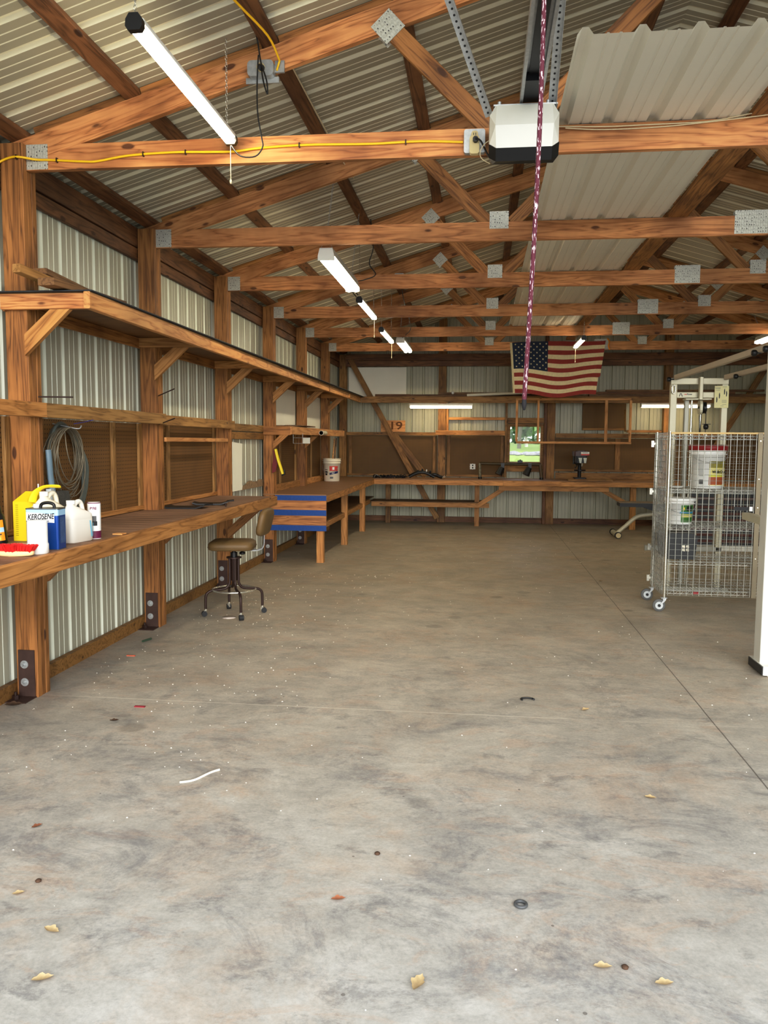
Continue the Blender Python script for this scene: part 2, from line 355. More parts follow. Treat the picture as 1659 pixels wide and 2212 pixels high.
def glass_mat():
    m,nt,b=newmat('window_glass',.02,0,(1,1,1,1)); nt.nodes.remove(b)
    t=N(nt,'BsdfTransparent'); g=N(nt,'BsdfGlossy'); g.inputs['Roughness'].default_value=.05; mx=N(nt,'MixShader'); mx.inputs[0].default_value=.008
    nt.links.new(t.outputs[0],mx.inputs[1]); nt.links.new(g.outputs[0],mx.inputs[2]); nt.links.new(mx.outputs[0],nt.nodes['Material Output'].inputs[0]); return m
GLASS=glass_mat()

# ------------------------------------------------------------------ camera
f,yaw,pitch,roll=1748.56,.1184,-.0863,.0069
cy,sy=math.cos(yaw),math.sin(yaw)
F=Vector((-sy*math.cos(pitch),cy*math.cos(pitch),math.sin(pitch))); R=Vector((cy,sy,0)); U=R.cross(F)
R2=R*math.cos(roll)+U*math.sin(roll); U2=-R*math.sin(roll)+U*math.cos(roll)
cam=bpy.data.cameras.new('camera'); co=bpy.data.objects.new('camera',cam); C.objects.link(co)
cam.sensor_fit='HORIZONTAL'; cam.sensor_width=36; cam.lens=f*36/1659; cam.clip_start=.05; cam.clip_end=300
Mc=Matrix((R2,U2,-F)).transposed().to_4x4(); Mc.translation=(0,0,1.5); co.matrix_world=Mc
bpy.context.scene.camera=co

# ------------------------------------------------------------------ hall dimensions
Y1,SP=4.414,1.813
TY=[Y1+SP*k for k in range(6)]           # six trusses in the hall, a seventh post line at the back wall
YB=15.36                                  # back wall sheet
XL,XR=-2.72,5.34                          # side wall sheets
XM=1.31
def zr(x): return 3.197+.3*((x+2.6) if x<XM else (5.22-x))     # underside of the roof sheet

# ------------------------------------------------------------------ setting
floor=mesh('floor',MB().box((-3.0,5.6),(-.6,15.6),(-.15,0)),CONC,kind='structure')
mesh('ground',MB().box((-70,70),(15.62,120),(-.3,-.12)).box((-70,-3.02),(-30,15.62),(-.3,-.12)).box((5.62,70),(-30,15.62),(-.3,-.12)).box((-3.02,5.62),(-30,-.62),(-.3,-.02)),GRASS,kind='structure')
PROF=[(0,0),(.010,.022),(.034,.022),(.046,0),(.106,0),(.108,.006),(.112,.006),(.114,0),(.167,0),(.169,.006),(.173,.006),(.175,0)]
ROOFPROF=[(0,0),(.008,.018),(.040,.018),(.052,0),(.108,0),(.110,.004),(.114,.004),(.117,0),(.168,0),(.170,.004),(.174,.004),(.177,0)]
def corr(a0,a1,fn,edge,mb,pitch=.229,ph=0,hs=1.0,PROF=PROF):
    """ribbed sheet: s runs along a0..a1, fn(s,h,end)->point for the two ends of each rib"""
    ss=[]; k=math.floor((a0-ph)/pitch)
    while True:
        base=ph+k*pitch
        if base>a1: break
        for (d,h) in PROF:
            s=base+d
            if a0<=s<=a1: ss.append((s,h*hs))
        k+=1
    ss=[(a0,0)]+ss+[(a1,0)]; vs=[]
    for (s,h) in ss: vs+=[fn(s,h,0),fn(s,h,1)]
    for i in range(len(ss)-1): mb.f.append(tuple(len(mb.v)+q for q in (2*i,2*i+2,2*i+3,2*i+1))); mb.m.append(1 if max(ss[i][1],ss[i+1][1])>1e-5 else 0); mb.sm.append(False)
    mb.v+=vs
    return mb
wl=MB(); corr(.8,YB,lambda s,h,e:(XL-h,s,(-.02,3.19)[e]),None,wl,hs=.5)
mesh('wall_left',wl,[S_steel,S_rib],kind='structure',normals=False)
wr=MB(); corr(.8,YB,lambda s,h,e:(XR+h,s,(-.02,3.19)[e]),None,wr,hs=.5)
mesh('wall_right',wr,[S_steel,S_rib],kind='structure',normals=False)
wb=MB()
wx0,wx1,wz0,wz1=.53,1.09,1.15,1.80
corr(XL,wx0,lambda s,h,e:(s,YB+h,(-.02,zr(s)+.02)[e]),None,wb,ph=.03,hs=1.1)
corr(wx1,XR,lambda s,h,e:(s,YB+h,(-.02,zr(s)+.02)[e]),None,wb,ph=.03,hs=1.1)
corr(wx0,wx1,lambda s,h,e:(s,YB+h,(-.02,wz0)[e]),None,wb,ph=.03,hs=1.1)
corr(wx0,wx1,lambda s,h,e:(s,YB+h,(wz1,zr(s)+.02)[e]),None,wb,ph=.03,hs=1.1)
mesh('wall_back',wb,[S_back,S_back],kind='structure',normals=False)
ce=MB()
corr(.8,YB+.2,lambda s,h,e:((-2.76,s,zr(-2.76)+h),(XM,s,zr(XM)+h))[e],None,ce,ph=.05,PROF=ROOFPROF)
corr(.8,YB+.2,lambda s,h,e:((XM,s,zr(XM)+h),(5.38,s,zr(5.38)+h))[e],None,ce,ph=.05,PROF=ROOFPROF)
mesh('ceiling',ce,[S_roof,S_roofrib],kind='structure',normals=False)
# skirt boards and window
mesh('baseboard_left',MB().box((-2.712,-2.674),(.8,15.3),(0,.088)),W_back,kind='structure')
mesh('baseboard_back',MB().box((-2.6,5.2),(15.312,15.35),(0,.1)),W_dark,kind='structure')
wf=MB()
for (x,z) in (((wx0-.05,wx0),(wz0-.05,wz1+.05)),((wx1,wx1+.05),(wz0-.05,wz1+.05)),((wx0,wx1),(wz0-.04,wz0)),((wx0,wx1),(wz1,wz1+.05))): wf.box(x,(15.24,15.40),z)
win=mesh('window_1',wf,W_back,kind='structure',origin=(.8,15.3,1.15))
mesh('glass_pane',MB().box((wx0,wx1),(15.34,15.344),(wz0,wz1)),GLASS,win,kind='structure')

# ------------------------------------------------------------------ purlins along the roof
PX=[-1.92,-1.15,-.46,.30,1.05]
nm=['lowest','second','third','fourth','topmost']
for i,x in enumerate([-2.585]+PX):
    z=zr(x)-.021
    bar('roof_purlin',(x,1.0,z),(x,15.33,z),.1 if i==0 else .09,.038,W_dark,up=(-.3,0,1),
        label='dark brown eave purlin running along the top of the left wall' if i==0 else 'dark brown purlin under the left roof slope, %s one above the eave'%nm[i-1],cat='purlin',group='purlins under the roof sheets')
for i,x in enumerate(PX):
    x=2*XM-x; z=zr(x)-.021
    bar('roof_purlin',(x,1.0,z),(x,15.33,z),.09,.038,W_dark,up=(.3,0,1),label='dark brown purlin under the right roof slope, %s one above the eave'%nm[i],cat='purlin',group='purlins under the roof sheets')

# ------------------------------------------------------------------ trusses
def top_z(x): return zr(x)-.04
def make_truss(Y,label):
    t=thing('roof_truss',(XM,Y,2.995),label,'roof truss','roof trusses across the hall'); y0,y1=Y-.019,Y+.019
    cz=.14; bz0,bz1=2.995,3.13
    hb=lambda x: top_z(x)-cz                       # underside of top chord
    xh=-2.6+(bz1-(3.197-.04-cz))/.3
    poly_board('bottom_chord',[(-2.58,bz0),(1.89,bz0),(1.89,bz1),(xh,bz1),(-2.58,hb(-2.58))],y0,y1,0,W_truss,t)
    poly_board('bottom_chord',[(1.892,bz0),(5.2,bz0),(5.2,hb(5.2)),(2*XM-xh,bz1),(1.892,bz1)],y0,y1,0,W_truss,t)
    a=math.atan(.3)
    poly_board('top_chord',[(-2.8,hb(-2.8)),(XM,hb(XM)),(XM,top_z(XM)),(-2.8,top_z(-2.8))],y0,y1,a,W_truss,t)
    poly_board('top_chord',[(XM+.001,hb(XM)),(5.42,hb(5.42)),(5.42,top_z(5.42)),(XM+.001,top_z(XM))],y0,y1,-a,W_truss,t)
    for sgn in (1,-1):
        fx=lambda x: x if sgn>0 else 2*XM-x
        for (p,q) in (((.03,3.12),(-.55,3.70)),((.20,3.12),(1.20,4.12))):
            bar('web_brace',(fx(p[0]),Y,p[1]),(fx(q[0]),Y,q[1]),.034,.095,W_post,t)
        xs=[-2.54]+PX+[XM+.045]
        for i in range(6):
            xa,xb=xs[i]+.047,xs[i+1]-.047
            bar('blocking_strip',(fx(xa),Y-.002,zr(xa)-.021),(fx(xb),Y-.002,zr(xb)-.021),.038,.037,W_post,t)
    def gus(x,z,w,h,rot=0):
        for yy in ((y0-.0025,y0-.0003),(y1+.0003,y1+.0025)):
            M=Matrix.Translation((x,sum(yy)/2,z))@Matrix.Rotation(-rot,4,'Y')
            mb=MB().box((-w/2,w/2),(-(yy[1]-yy[0])/2,(yy[1]-yy[0])/2),(-h/2,h/2),M=M)
            mesh('gusset_plate',mb,GUSSET,t,M=M)
    gus(-2.485,3.066,.135,.135); gus(5.105,3.066,.135,.135)
    gus(.104,3.142,.14,.125); gus(2.518,3.142,.14,.125)
    gus(1.89,3.085,.23,.165); gus(-.52,3.66,.13,.125,.75); gus(3.14,3.66,.13,.125,-.75); gus(XM,4.2,.2,.16)
    return t
TL=['roof truss nearest the camera, with the door opener hanging at it','second roof truss from the front, behind the door opener',
    'third roof truss from the front, crossing the head of the twin-tube light','fourth roof truss from the front','fifth roof truss from the front, above the flag',
    'last roof truss, with the American flag hung on it']
t1=make_truss(TY[0],TL[0])
for k in range(1,6):
    t=copy_tree(t1); t.location=(XM,TY[k],2.995); tag(t,TL[k])

# ------------------------------------------------------------------ posts on the left wall
def make_post(Y,label,bracket=True,x0=-2.672,x1=-2.542):
    t=thing('wall_post',((x0+x1)/2,Y,0),label,'post','laminated posts along the left wall')
    board('post_ply',(x0,x1),(Y-.067,Y-.0215),(0,3.13),W_post,t)
    board('post_ply',(x0+.001,x1-.002),(Y-.0205,Y+.0205),(0,2.99),W_post,t)
    board('post_ply',(x0,x1),(Y+.0215,Y+.067),(0,3.13),W_post,t)
    if bracket:
        mb=MB().box((x0+.015,x1-.015),(Y-.074,Y-.068),(.004,.28)).box((x0-.01,x1-.01),(Y-.19,Y-.068),(.0,.006))
        br=mesh('anchor_bracket',mb,RUSTPLATE,t,origin=(x0,Y-.07,0))
        xc=(x0+x1)/2-.012
        for z in (.09,.195):
            mesh('bolt',MB().cyl((xc,Y-.074,z),(xc,Y-.077,z),.024,n=20).cyl((xc,Y-.077,z),(xc,Y-.084,z),.013,n=6,smooth=False).cyl((xc,Y-.084,z),(xc,Y-.105,z),.006,n=8),GALV,br,origin=(xc,Y-.074,z))
        mesh('anchor_nut',MB().cyl((x0+.03,Y-.135,.006),(x0+.03,Y-.135,.03),.02,n=6,smooth=False).cyl((x0+.03,Y-.135,.03),(x0+.03,Y-.135,.05),.009,n=8),BROWNMETAL,br,origin=(x0+.03,Y-.135,0))
    return t
PL=['laminated post nearest the camera on the left wall, beside the kerosene can','second post from the front on the left wall, right of the hanging wire coil',
    'third post from the front on the left wall, behind the stool','fourth post from the front, where the taped workbench starts','fifth post from the front, behind the small wall shelf',
    'sixth post from the front, beside the white bucket']
p1=make_post(TY[0],PL[0])
for k in range(1,6):
    t=copy_tree(p1); t.location=(p1.location[0],TY[k],0); tag(t,PL[k])
board('corner_post',(-2.672,-2.54),(15.2,15.34),(0,3.13),W_back,label='dark corner post where the left wall meets the back wall',cat='post')

# eave boards between posts (continuous)
board('eave_beam',(-2.712,-2.676),(1.0,15.33),(2.995,3.14),W_dark,label='dark upper beam under the eave on the left wall',cat='beam')
board('eave_beam',(-2.712,-2.680),(1.0,15.33),(2.898,2.985),W_dark,label='lower thinner beam under the eave on the left wall',cat='beam')
# long treated girt in front of posts, in lengths
board('wall_girt',(-2.541,-2.505),(2.3,4.465),(1.628,1.712),W_bench,label='orange girt length left of the wire coil, in front of the nearest post',cat='girt')
board('wall_girt',(-2.541,-2.505),(4.467,6.27),(1.628,1.712),W_green,label='greenish treated girt length above the wire coil',cat='girt')
board('wall_girt',(-2.541,-2.505),(6.272,8.09),(1.622,1.702),W_green,label='greenish treated girt length with a hook, ending at the third post',cat='girt')
board('wall_girt',(-2.70,-2.662),(8.12,9.78),(1.61,1.69),W_green,label='short weathered girt length over the white foam strip',cat='girt')
board('wall_girt',(-2.70,-2.662),(8.12,9.78),(1.52,1.60),W_back,label='bowed board under the weathered girt over the foam strip',cat='girt')
board('wall_girt',(-2.712,-2.674),(9.95,15.2),(1.62,1.7),W_back,label='girt behind the small wall shelf near the back corner',cat='girt')

# pegboards with battens between posts
def peg_bay(y0,y1,battens,label,z0=.955,z1=1.63):
    t=thing('pegboard_panel',(-2.68,(y0+y1)/2,z0),label,'pegboard','pegboard panels on the left wall')
    mesh('pegboard',MB().box((-2.69,-2.682),(y0,y1),(z0,z1)),PEG_L,t,origin=(-2.68,0,0))
    for (a,b) in battens: board('batten',(-2.681,-2.66),(a,b),(z0+.03,z1),W_green,t)
    board('bottom_strip',(-2.681,-2.655),(y0,y1),(z0-.004,z0+.032),W_bench,t)
    return t
peg_bay(2.4,4.345,((3.4,3.44),(4.285,4.335)),'brown pegboard left of the nearest post, behind the spray can')
peg_bay(4.482,6.158,((5.63,5.68),(6.09,6.15)),'brown pegboard behind the hanging wire coil')
peg_bay(6.295,7.972,((6.68,6.73),(7.88,7.93)),'brown pegboard behind the short pale rail, above the black trays')
peg_bay(9.92,11.598,((10.6,10.65),(11.5,11.56)),'brown pegboard behind the wire basket, above the taped bench',z0=.86,z1=1.61)
peg_bay(11.735,13.41,((12.6,12.65),),'brown pegboard left of the white bucket',z0=.86,z1=1.61)
board('bench_curb',(-2.653,-2.62),(9.92,11.598),(.851,.94),W_bench,label='low curb board at the back of the taped workbench, nearer length',cat='board')
board('bench_curb',(-2.653,-2.62),(11.735,13.41),(.851,.94),W_bench,label='low curb board at the back of the taped workbench, beside the bucket',cat='board')
board('cross_rail',(-2.54,-2.52),(6.3,7.9),(1.49,1.525),W_bright,label='pale wooden rail across the pegboard above the black trays',cat='rail')
# white foam boards behind the last upper bays
mesh('foam_board',MB().box((-2.70,-2.685),(9.93,11.6),(1.7,2.22)),FOAM,label='white foam board on the left wall behind the small shelf, nearer bay',cat='foam board',origin=(-2.7,10.7,1.7))
mesh('foam_board',MB().box((-2.70,-2.685),(11.74,13.41),(1.7,2.22)),FOAM,label='white foam board on the left wall, bay nearer the corner',cat='foam board',origin=(-2.7,12.5,1.7))
# foam strip leaning in the open bay + torn insulation
mesh('foam_strip',MB().prism([(8.44,.955),(8.79,.955),(8.81,1.0),(8.79,1.02),(8.81,1.47),(8.46,1.49)],-2.665,-2.645,ax=0),FOAM,label='white foam strip leaning on the wall behind the far end of the plank bench',cat='foam board',origin=(-2.65,8.6,.95))
ins=MB()
prev=None; pts=[]
for i in range(24):
    y=8.12+i*1.62/23; pts.append((y,1.0+.008*math.sin(i*2.9)+.012*math.sin(i*.9)+(.02 if i>14 else .0)))
ins.prism([(8.12,.948)]+pts+[(9.74,.948)],-2.7,-2.668,ax=0)
mesh('insulation_scrap',ins,INSUL,label='torn brown insulation along the foot of the open wall bay',cat='insulation',origin=(-2.68,8.9,.95))

# ------------------------------------------------------------------ long overhead shelf on the left wall
sh=thing('overhead_shelf',(-2.4,9.5,2.22),'long wooden overhead shelf running the length of the left wall','shelf')
y0,y1=4.275,14.72
dk=MB().box((-2.675,-2.165),(y0+.04,y1),(2.297,2.309)); mesh('shelf_deck',dk,W_osb,sh,origin=(-2.4,y0,2.3))
ft=MB().box((-2.69,-2.12),(y0,y1),(2.310,2.316)); mesh('felt_layer',ft,TARP,sh,origin=(-2.4,y0,2.31))
bar('front_board',(-2.150,y0,2.262),(-2.195,10.2,2.262),.036,.092,W_bright,sh)
bar('front_board',(-2.195,10.202,2.262),(-2.215,14.76,2.262),.036,.092,W_bright,sh)
board('ledger_board',(-2.674,-2.66),(y0+.05,15.1),(2.215,2.296),W_post,sh)
for k in range(6):
    Y=TY[k]; ya=Y-.067-.038
    board('cross_support',(-2.676,-2.17+(.0 if k else .0)),(ya,ya+.036),(2.222,2.296) if k else (2.222,2.309),W_bench if k else W_truss,sh)
    # diagonal brace on the post's face up to the support
    zt=2.22; poly_board('shelf_brace',[(-2.535,1.965),(-2.235,zt),(-2.375,zt),(-2.545,2.075)] if False else [(-2.54,1.968),(-2.27,zt),(-2.385,zt),(-2.54,2.085)],ya+.002,ya+.038,math.atan(.9),W_bench,sh)
def lumber(a,b,w,h,m,label,up=(0,0,1),grp='loose lumber on the overhead shelf'):
    return bar('lumber_stick',a,b,w,h,m,up=up,label=label,cat='lumber',group=grp)
lumber((-2.50,4.42,2.45),(-2.42,5.62,2.352),.09,.035,W_board,'dark board sloping down along the overhead shelf against the steel wall')
lumber((-2.46,4.12,2.405),(-2.35,5.0,2.339),.05,.045,W_green,'greenish stick lying at the front end of the overhead shelf')
lumber((-2.33,4.18,2.345),(-2.25,4.9,2.339),.10,.04,W_board,'short board with an orange sawn end on the overhead shelf')


# ------------------------------------------------------------------ plank bench (near, left)
wbn=thing('plank_workbench',(-2.36,5.3,.82),'wall-hung plank workbench in the left foreground','workbench')
dk=MB(); y=2.2
while y<7.95:
    e=min(y+.137,7.95); dk.box((-2.678,-2.085),(y,e-.006),(.928,.947)); y+=.14
dk.box((-2.67,-2.09),(2.2,7.95),(.915,.926))
M=Matrix.Translation((-2.4,5,.93))@Matrix.Rotation(PI/2,4,'Z'); mesh('plank_top',dk,W_deck,wbn,origin=(-2.4,5,.93))
bar('front_rail',(-2.072,2.2,.9015),(-2.052,7.97,.9015),.036,.093,W_bench,wbn)
board('end_rail',(-2.67,-2.09),(7.935,7.97),(.857,.914),W_bench,wbn)
board('back_ledger',(-2.674,-2.652),(2.2,7.93),(.83,.913),W_bench,wbn)
for k in (0,1,2):
    Y=TY[k]; ya=Y+(.07 if k<2 else -.105)
    poly_board('diagonal_strut',[(-2.545,.50),(-2.545,.61),(-2.27,.853),(-2.15,.853)],ya,ya+.036,math.atan(.9),W_post,wbn) if k==2 else poly_board('diagonal_strut',[(-2.545,.66),(-2.545,.75),(-2.44,.853),(-2.35,.853)],ya,ya+.036,math.atan(.9),W_post,wbn)

# ------------------------------------------------------------------ taped corner workbench (left wing + back wing)
tb=thing('corner_workbench',(-2.2,12,0),'long L-shaped wooden workbench along the left and back walls, its end panel taped blue','workbench')
X1=-1.874; YF=14.25
top=MB().prism([(-2.672,9.752),(X1,9.752),(X1,YF),(4.9,YF),(4.9,15.115),(-2.53,15.115),(-2.53,15.19),(-2.672,15.19)],.838,.85,ax=2)
mesh('bench_top',top,plain('brown_hardboard_top',(158,116,78),.55,0,.15,3),tb,origin=(-2.2,12,.85))
board('front_board',(X1-.036,X1),(9.775,YF),(.752,.837),W_bench,tb)
board('front_board',(X1,.395),(YF,YF+.036),(.752,.837),W_bench,tb)
board('front_board',(.397,4.9),(YF,YF+.036),(.752,.837),W_bench,tb)
mesh('end_panel',MB().prism([(-2.535,.775),(X1,.775),(X1,.405),(-2.62,.405),(-2.72,.56),(-2.68,.70)] if False else [(-2.66,.40),(X1,.40),(X1,.838),(-2.52,.838),(-2.535,.74),(-2.70,.68),(-2.70,.58),(-2.60,.52)],9.752,9.770,ax=1),W_ply,tb,origin=(-2.2,9.76,.4))
for (z0,z1,xa) in ((.775,.838,-2.515),(.588,.658,-2.70),(.40,.468,-2.60)):
    mesh('tape_strip',MB().box((xa,X1+.001),(9.748,9.7515),(z0,z1)),TAPE,tb,label='blue masking tape strip on the end panel',origin=(xa,9.75,z0))
for Y in (9.79,11.57,13.37): board('leg',(-2.006,-1.918),(Y,Y+.09),(0,.752 if Y>10 else .40),W_bench,tb)
board('leg',(-.10,-.015),(14.6,14.68),(0,.838),W_bench,tb)
board('leg',(2.60,2.70),(14.5,14.58),(0,.838),W_bench,tb)
board('leg',(-1.75,-1.66),(14.95,15.03),(0,.838),W_back,tb)
board('shelf_rail',(-1.985,-1.95),(9.80,14.3),(.405,.475),W_bench,tb)
board('shelf_rail',(-1.95,.16),(14.45,14.486),(.345,.425),W_bench,tb)
mesh('lower_shelf',MB().box((-2.66,-1.99),(9.8,15.12),(.47,.48)).box((-1.99,.12),(14.487,15.12),(.425,.435)),W_osb,tb,origin=(-2.3,11,.45))
board('under_rail',(.32,2.2),(YF+.04,YF+.075),(.665,.75),W_bench,tb)
bar('knee_brace',(-.06,14.42,.37),(.42,14.42,.70),.036,.08,W_bench,tb)
bar('knee_brace',(2.08,14.42,.71),(2.55,14.42,.44),.036,.08,W_bench,tb)
board('backsplash_board',(1.36,3.25),(15.09,15.112),(.851,.965),W_back,tb)
board('cleat',(1.5,2.25),(YF-.06,YF+.1),(.851,.885),W_back,tb,label='small raised wooden block the drill press stands on')
# ------------------------------------------------------------------ small wall shelf
ms=thing('wall_shelf',(-2.45,11,1.58),'small wooden wall shelf with a pipe end hanging on it, above the taped bench','shelf')
board('end_board',(-2.66,-2.318),(9.745,9.782),(1.575,1.682),W_post,ms)
bar('front_board',(-2.32,9.745,1.633),(-2.27,13.3,1.633),.036,.096,W_bright,ms)
mesh('shelf_deck',MB().box((-2.67,-2.32),(9.79,13.35),(1.665,1.68)),W_osb,ms,origin=(-2.4,11,1.67))
for Y in (9.745,11.56): poly_board('shelf_brace',[(-2.54,1.40),(-2.35,1.575),(-2.45,1.575),(-2.54,1.49)],Y+.0,Y+.036,.75,W_bench,ms)
for i,(y,z,m) in enumerate(((10.0,1.681,W_board),(10.55,1.681,W_board))):
    board('scrap_board',(-2.64,-2.42),(y,y+(.9 if i else 1.0)),(z+(.0),z+.02),m,label='reddish scrap board lying on the small wall shelf, %s'%('farther one' if i else 'nearer one'),cat='board') if i==0 else board('scrap_board',(-2.60,-2.38),(10.6,11.55),(1.702,1.716),m,label='reddish scrap board on top of the other on the small wall shelf',cat='board')
pv=MB().lathe([(.033,0),(.033,.3),(.028,.3),(.028,0)],M=Matrix.Rotation(-PI/2,4,'X'),c=(-2.225,11.2,1.62))
mesh('pipe_offcut',pv,CREAMW,label='short pale pipe with an open end hanging on the front of the small wall shelf',cat='pipe',origin=(-2.225,11.2,1.62))

# ------------------------------------------------------------------ back wall framing
def bw(name,x,z,m,label,cat,y=(15.22,15.30),**k): return board(name,x,y,z,m,label=label,cat=cat,**k)
GB='timber framing on the back wall'
bw('wall_post',(-.805,-.66),(0,3.9),W_back,'back wall post left of the pegboard with the outlet','post',y=(15.21,15.35))
bw('wall_post',(1.145,1.20),(.0,4.2),W_dark,'back wall post just right of the window, darker half','post',y=(15.21,15.35))
bw('wall_post',(1.203,1.345),(0,2.25),W_back,'back wall post just right of the window, wider half','post',y=(15.20,15.35))
bw('wall_post',(3.27,3.41),(0,3.75),W_back,'back wall post behind the gym tower','post',y=(15.21,15.35))
bw('header_beam',(-2.54,5.1),(3.012,3.132),W_dark,'dark upper header across the back wall under the gable','beam',y=(15.17,15.207))
bw('header_beam',(-2.54,5.1),(2.905,3.008),W_dark,'lower header board across the back wall, below the upper one','beam',y=(15.17,15.205))
bw('wall_girt',(-2.54,-.83),(1.625,1.685),W_back,'girt over the corner pegboard on the back wall','girt',y=(15.24,15.28))
bw('wall_girt',(-.84,.43),(1.635,1.72),W_bench,'lighter projecting ledge board over the outlet pegboard','girt',y=(15.05,15.20))
bw('wall_girt',(-.64,.45),(1.92,1.97),W_bench,'thin girt between the back wall light and the ledge board','girt',y=(15.25,15.30))
bw('wall_stud',(.435,.475),(.86,2.24),W_back,'narrow stud left of the window','stud',y=(15.18,15.238))
bw('wall_stud',(-.655,-.61),(1.72,2.2),W_bench,'short stud right of the left back wall post','stud',y=(15.22,15.26))
bw('wall_girt',(.48,1.14),(1.86,1.96),W_back,'header board over the window','girt',y=(15.2,15.239))
bw('wall_girt',(.48,1.14),(.97,1.09),W_back,'apron board under the window','girt',y=(15.22,15.239))
bw('wall_girt',(1.36,3.26),(1.60,1.68),W_back,'girt behind the hanging wooden frame','girt',y=(15.24,15.28))
bw('wall_girt',(3.42,5.2),(1.60,1.68),W_back,'girt right of the gym tower on the back wall','girt',y=(15.24,15.28))
bw('wall_girt',(2.62,3.22),(1.70,1.745),W_bench,'short lit ledge under the right back wall light','girt',y=(15.12,15.20))
bar('diagonal_brace',(-2.46,15.145,3.03),(-.80,15.145,.08),.036,.10,W_back,label='long diagonal brace on the back wall at the left corner',cat='brace')
bar('diagonal_brace',(-1.62,15.19,1.63),(-1.02,15.19,.86),.030,.12,W_back,label='shorter second diagonal board beside the left corner brace',cat='brace')
bar('diagonal_brace',(5.05,15.145,3.0),(3.40,15.145,.1),.036,.10,W_back,label='long diagonal brace on the back wall at the right corner',cat='brace')
def bpeg(x,z,battens,label):
    t=thing('pegboard_panel',(sum(x)/2,15.3,z[0]),label,'pegboard')
    mesh('pegboard',MB().box(x,(15.30,15.308),z),PEG_B,t,origin=(0,15.3,0))
    for b in battens: board('batten',b,(15.27,15.299),z,W_back,t)
    board('bottom_strip',x,(15.255,15.269),(z[0],z[0]+.04),W_back,t)
bpeg((-2.53,-.82),(.86,1.62),((-2.5,-2.44),(-.9,-.85)),'brown pegboard in the left corner of the back wall')
bpeg((-.65,.43),(.86,1.63),((-.63,-.57),(.36,.42)),'brown pegboard with the white outlet on the back wall')
bpeg((1.36,3.25),(.98,1.59),((2.44,2.53),),'brown pegboard behind the drill press')
bpeg((3.42,5.2),(.86,1.59),((4.2,4.26),),'brown pegboard right of the gym tower on the back wall')
bpeg((1.84,2.62),(1.74,2.23),(),'small pegboard panel high behind the hanging wooden frame')
mesh('foam_board',MB().box((-2.51,-1.415),(15.31,15.33),(2.33,2.9)),FOAM,label='white foam board on the back wall above the left shelf corner',cat='foam board',origin=(-2,15.32,2.3))
# back shelf
bs=thing('back_shelf',(1.2,15,2.25),'high wooden shelf across the back wall, loaded with lumber and pipe','shelf')
mesh('shelf_deck',MB().box((-2.2,5.2),(14.79,15.12),(2.312,2.326)),W_osb,bs,origin=(1,15,2.3))
board('front_board',(-2.19,1.3),(14.752,14.788),(2.212,2.326),W_back,bs); board('front_board',(1.302,5.2),(14.752,14.788),(2.212,2.326),W_back,bs)
for x in (-.73,1.24,3.34): board('cross_support',(x-.018,x+.018),(14.79,15.18),(2.215,2.31),W_back,bs)
G2='boards lying on the high back shelf'
def shb(a,b,w,h,m,label): return bar('lumber_stick',a,b,w,h,m,label=label,cat='lumber',group=G2)
shb((-1.95,14.93,2.352),(-1.3,14.93,2.352),.1,.045,W_dark,'dark board end sticking out left on the back shelf')
shb((-1.5,15.05,2.352),(1.9,15.05,2.352),.12,.05,W_board,'long brown board on the back shelf, lower one')
shb((-.8,15.06,2.398),(.9,15.06,2.398),.1,.035,W_board,'long brown board on the back shelf, lying on the lower one')
shb((1.9,14.95,2.352),(5.0,14.95,2.352),.14,.05,W_board,'thick board on the back shelf right of the flag')
shb((2.0,14.97,2.40),(4.4,14.97,2.40),.12,.038,W_dark,'dark board stacked above the thick one right of the flag')
shb((2.2,15.0,2.44),(4.9,15.0,2.44),.1,.035,W_board,'topmost board of the stack right of the flag')
mesh('pvc_pipe',MB().cyl((-.27,14.83,2.352),(1.5,14.86,2.43),.026,n=16),CREAMW,label='white plastic pipe resting on the front edge of the back shelf',cat='pipe',origin=(-.27,14.83,2.35))
mesh('glass_bulb',MB().lathe([(.0,-.03),(.022,-.02),(.028,0),(.018,.02),(0,.028)],c=(-.53,14.97,2.405),n=12),WPLASTIC,label='small white knob lying on the boards left of the white pipe',cat='knob',origin=(-.53,14.97,2.4))
# hanging frame
hf=thing('wooden_frame',(1.6,14.7,1.5),'open pale wooden frame hanging from the back shelf in front of the window','frame')
for n,x,z in (('top_rail',(.60,2.60),(2.255,2.295)),('bottom_rail',(.62,2.62),(1.49,1.53)),('stile',(.605,.645),(1.53,2.255)),('stile',(.985,1.02),(1.53,2.255)),('stile',(2.155,2.205),(1.53,2.255)),('stile',(2.575,2.615),(1.53,2.255))):
    board(n,x,(14.70,14.74),z,W_bright,hf)
bar('diagonal_stay',(2.52,14.75,1.72),(2.58,15.18,2.1),.03,.03,W_back,hf)
# signboard piece
sg=thing('routed_board',(-1.65,15.2,1.69),'orange plywood piece routed with 19, standing behind the diagonal brace','board')
mesh('plywood',MB().box((-1.88,-1.42),(15.215,15.232),(1.69,1.905)),W_bright,sg,origin=(-1.65,15.2,1.69))
text('19',.2,plain('routed_groove',(112,66,30),.8),face_front(-1.60,15.2135,1.80),sg,bold=.004,sx=1.3)
# outlet
ou=thing('wall_outlet',(-.15,15.29,1.05),'white octagonal outlet with two black sockets on the back wall pegboard','outlet')
mesh('cover_plate',MB().cyl((-.15,15.299,1.052),(-.15,15.285,1.052),.055,n=8,smooth=False).box((-.2,-.1),(15.288,15.299),(1.002,1.102)),WHITE,ou,origin=(-.15,15.29,1.05))
for z in (1.03,1.075): mesh('socket',MB().cyl((-.15,15.285,z),(-.15,15.282,z),.015,n=16),INK,ou,origin=(-.15,15.285,z))

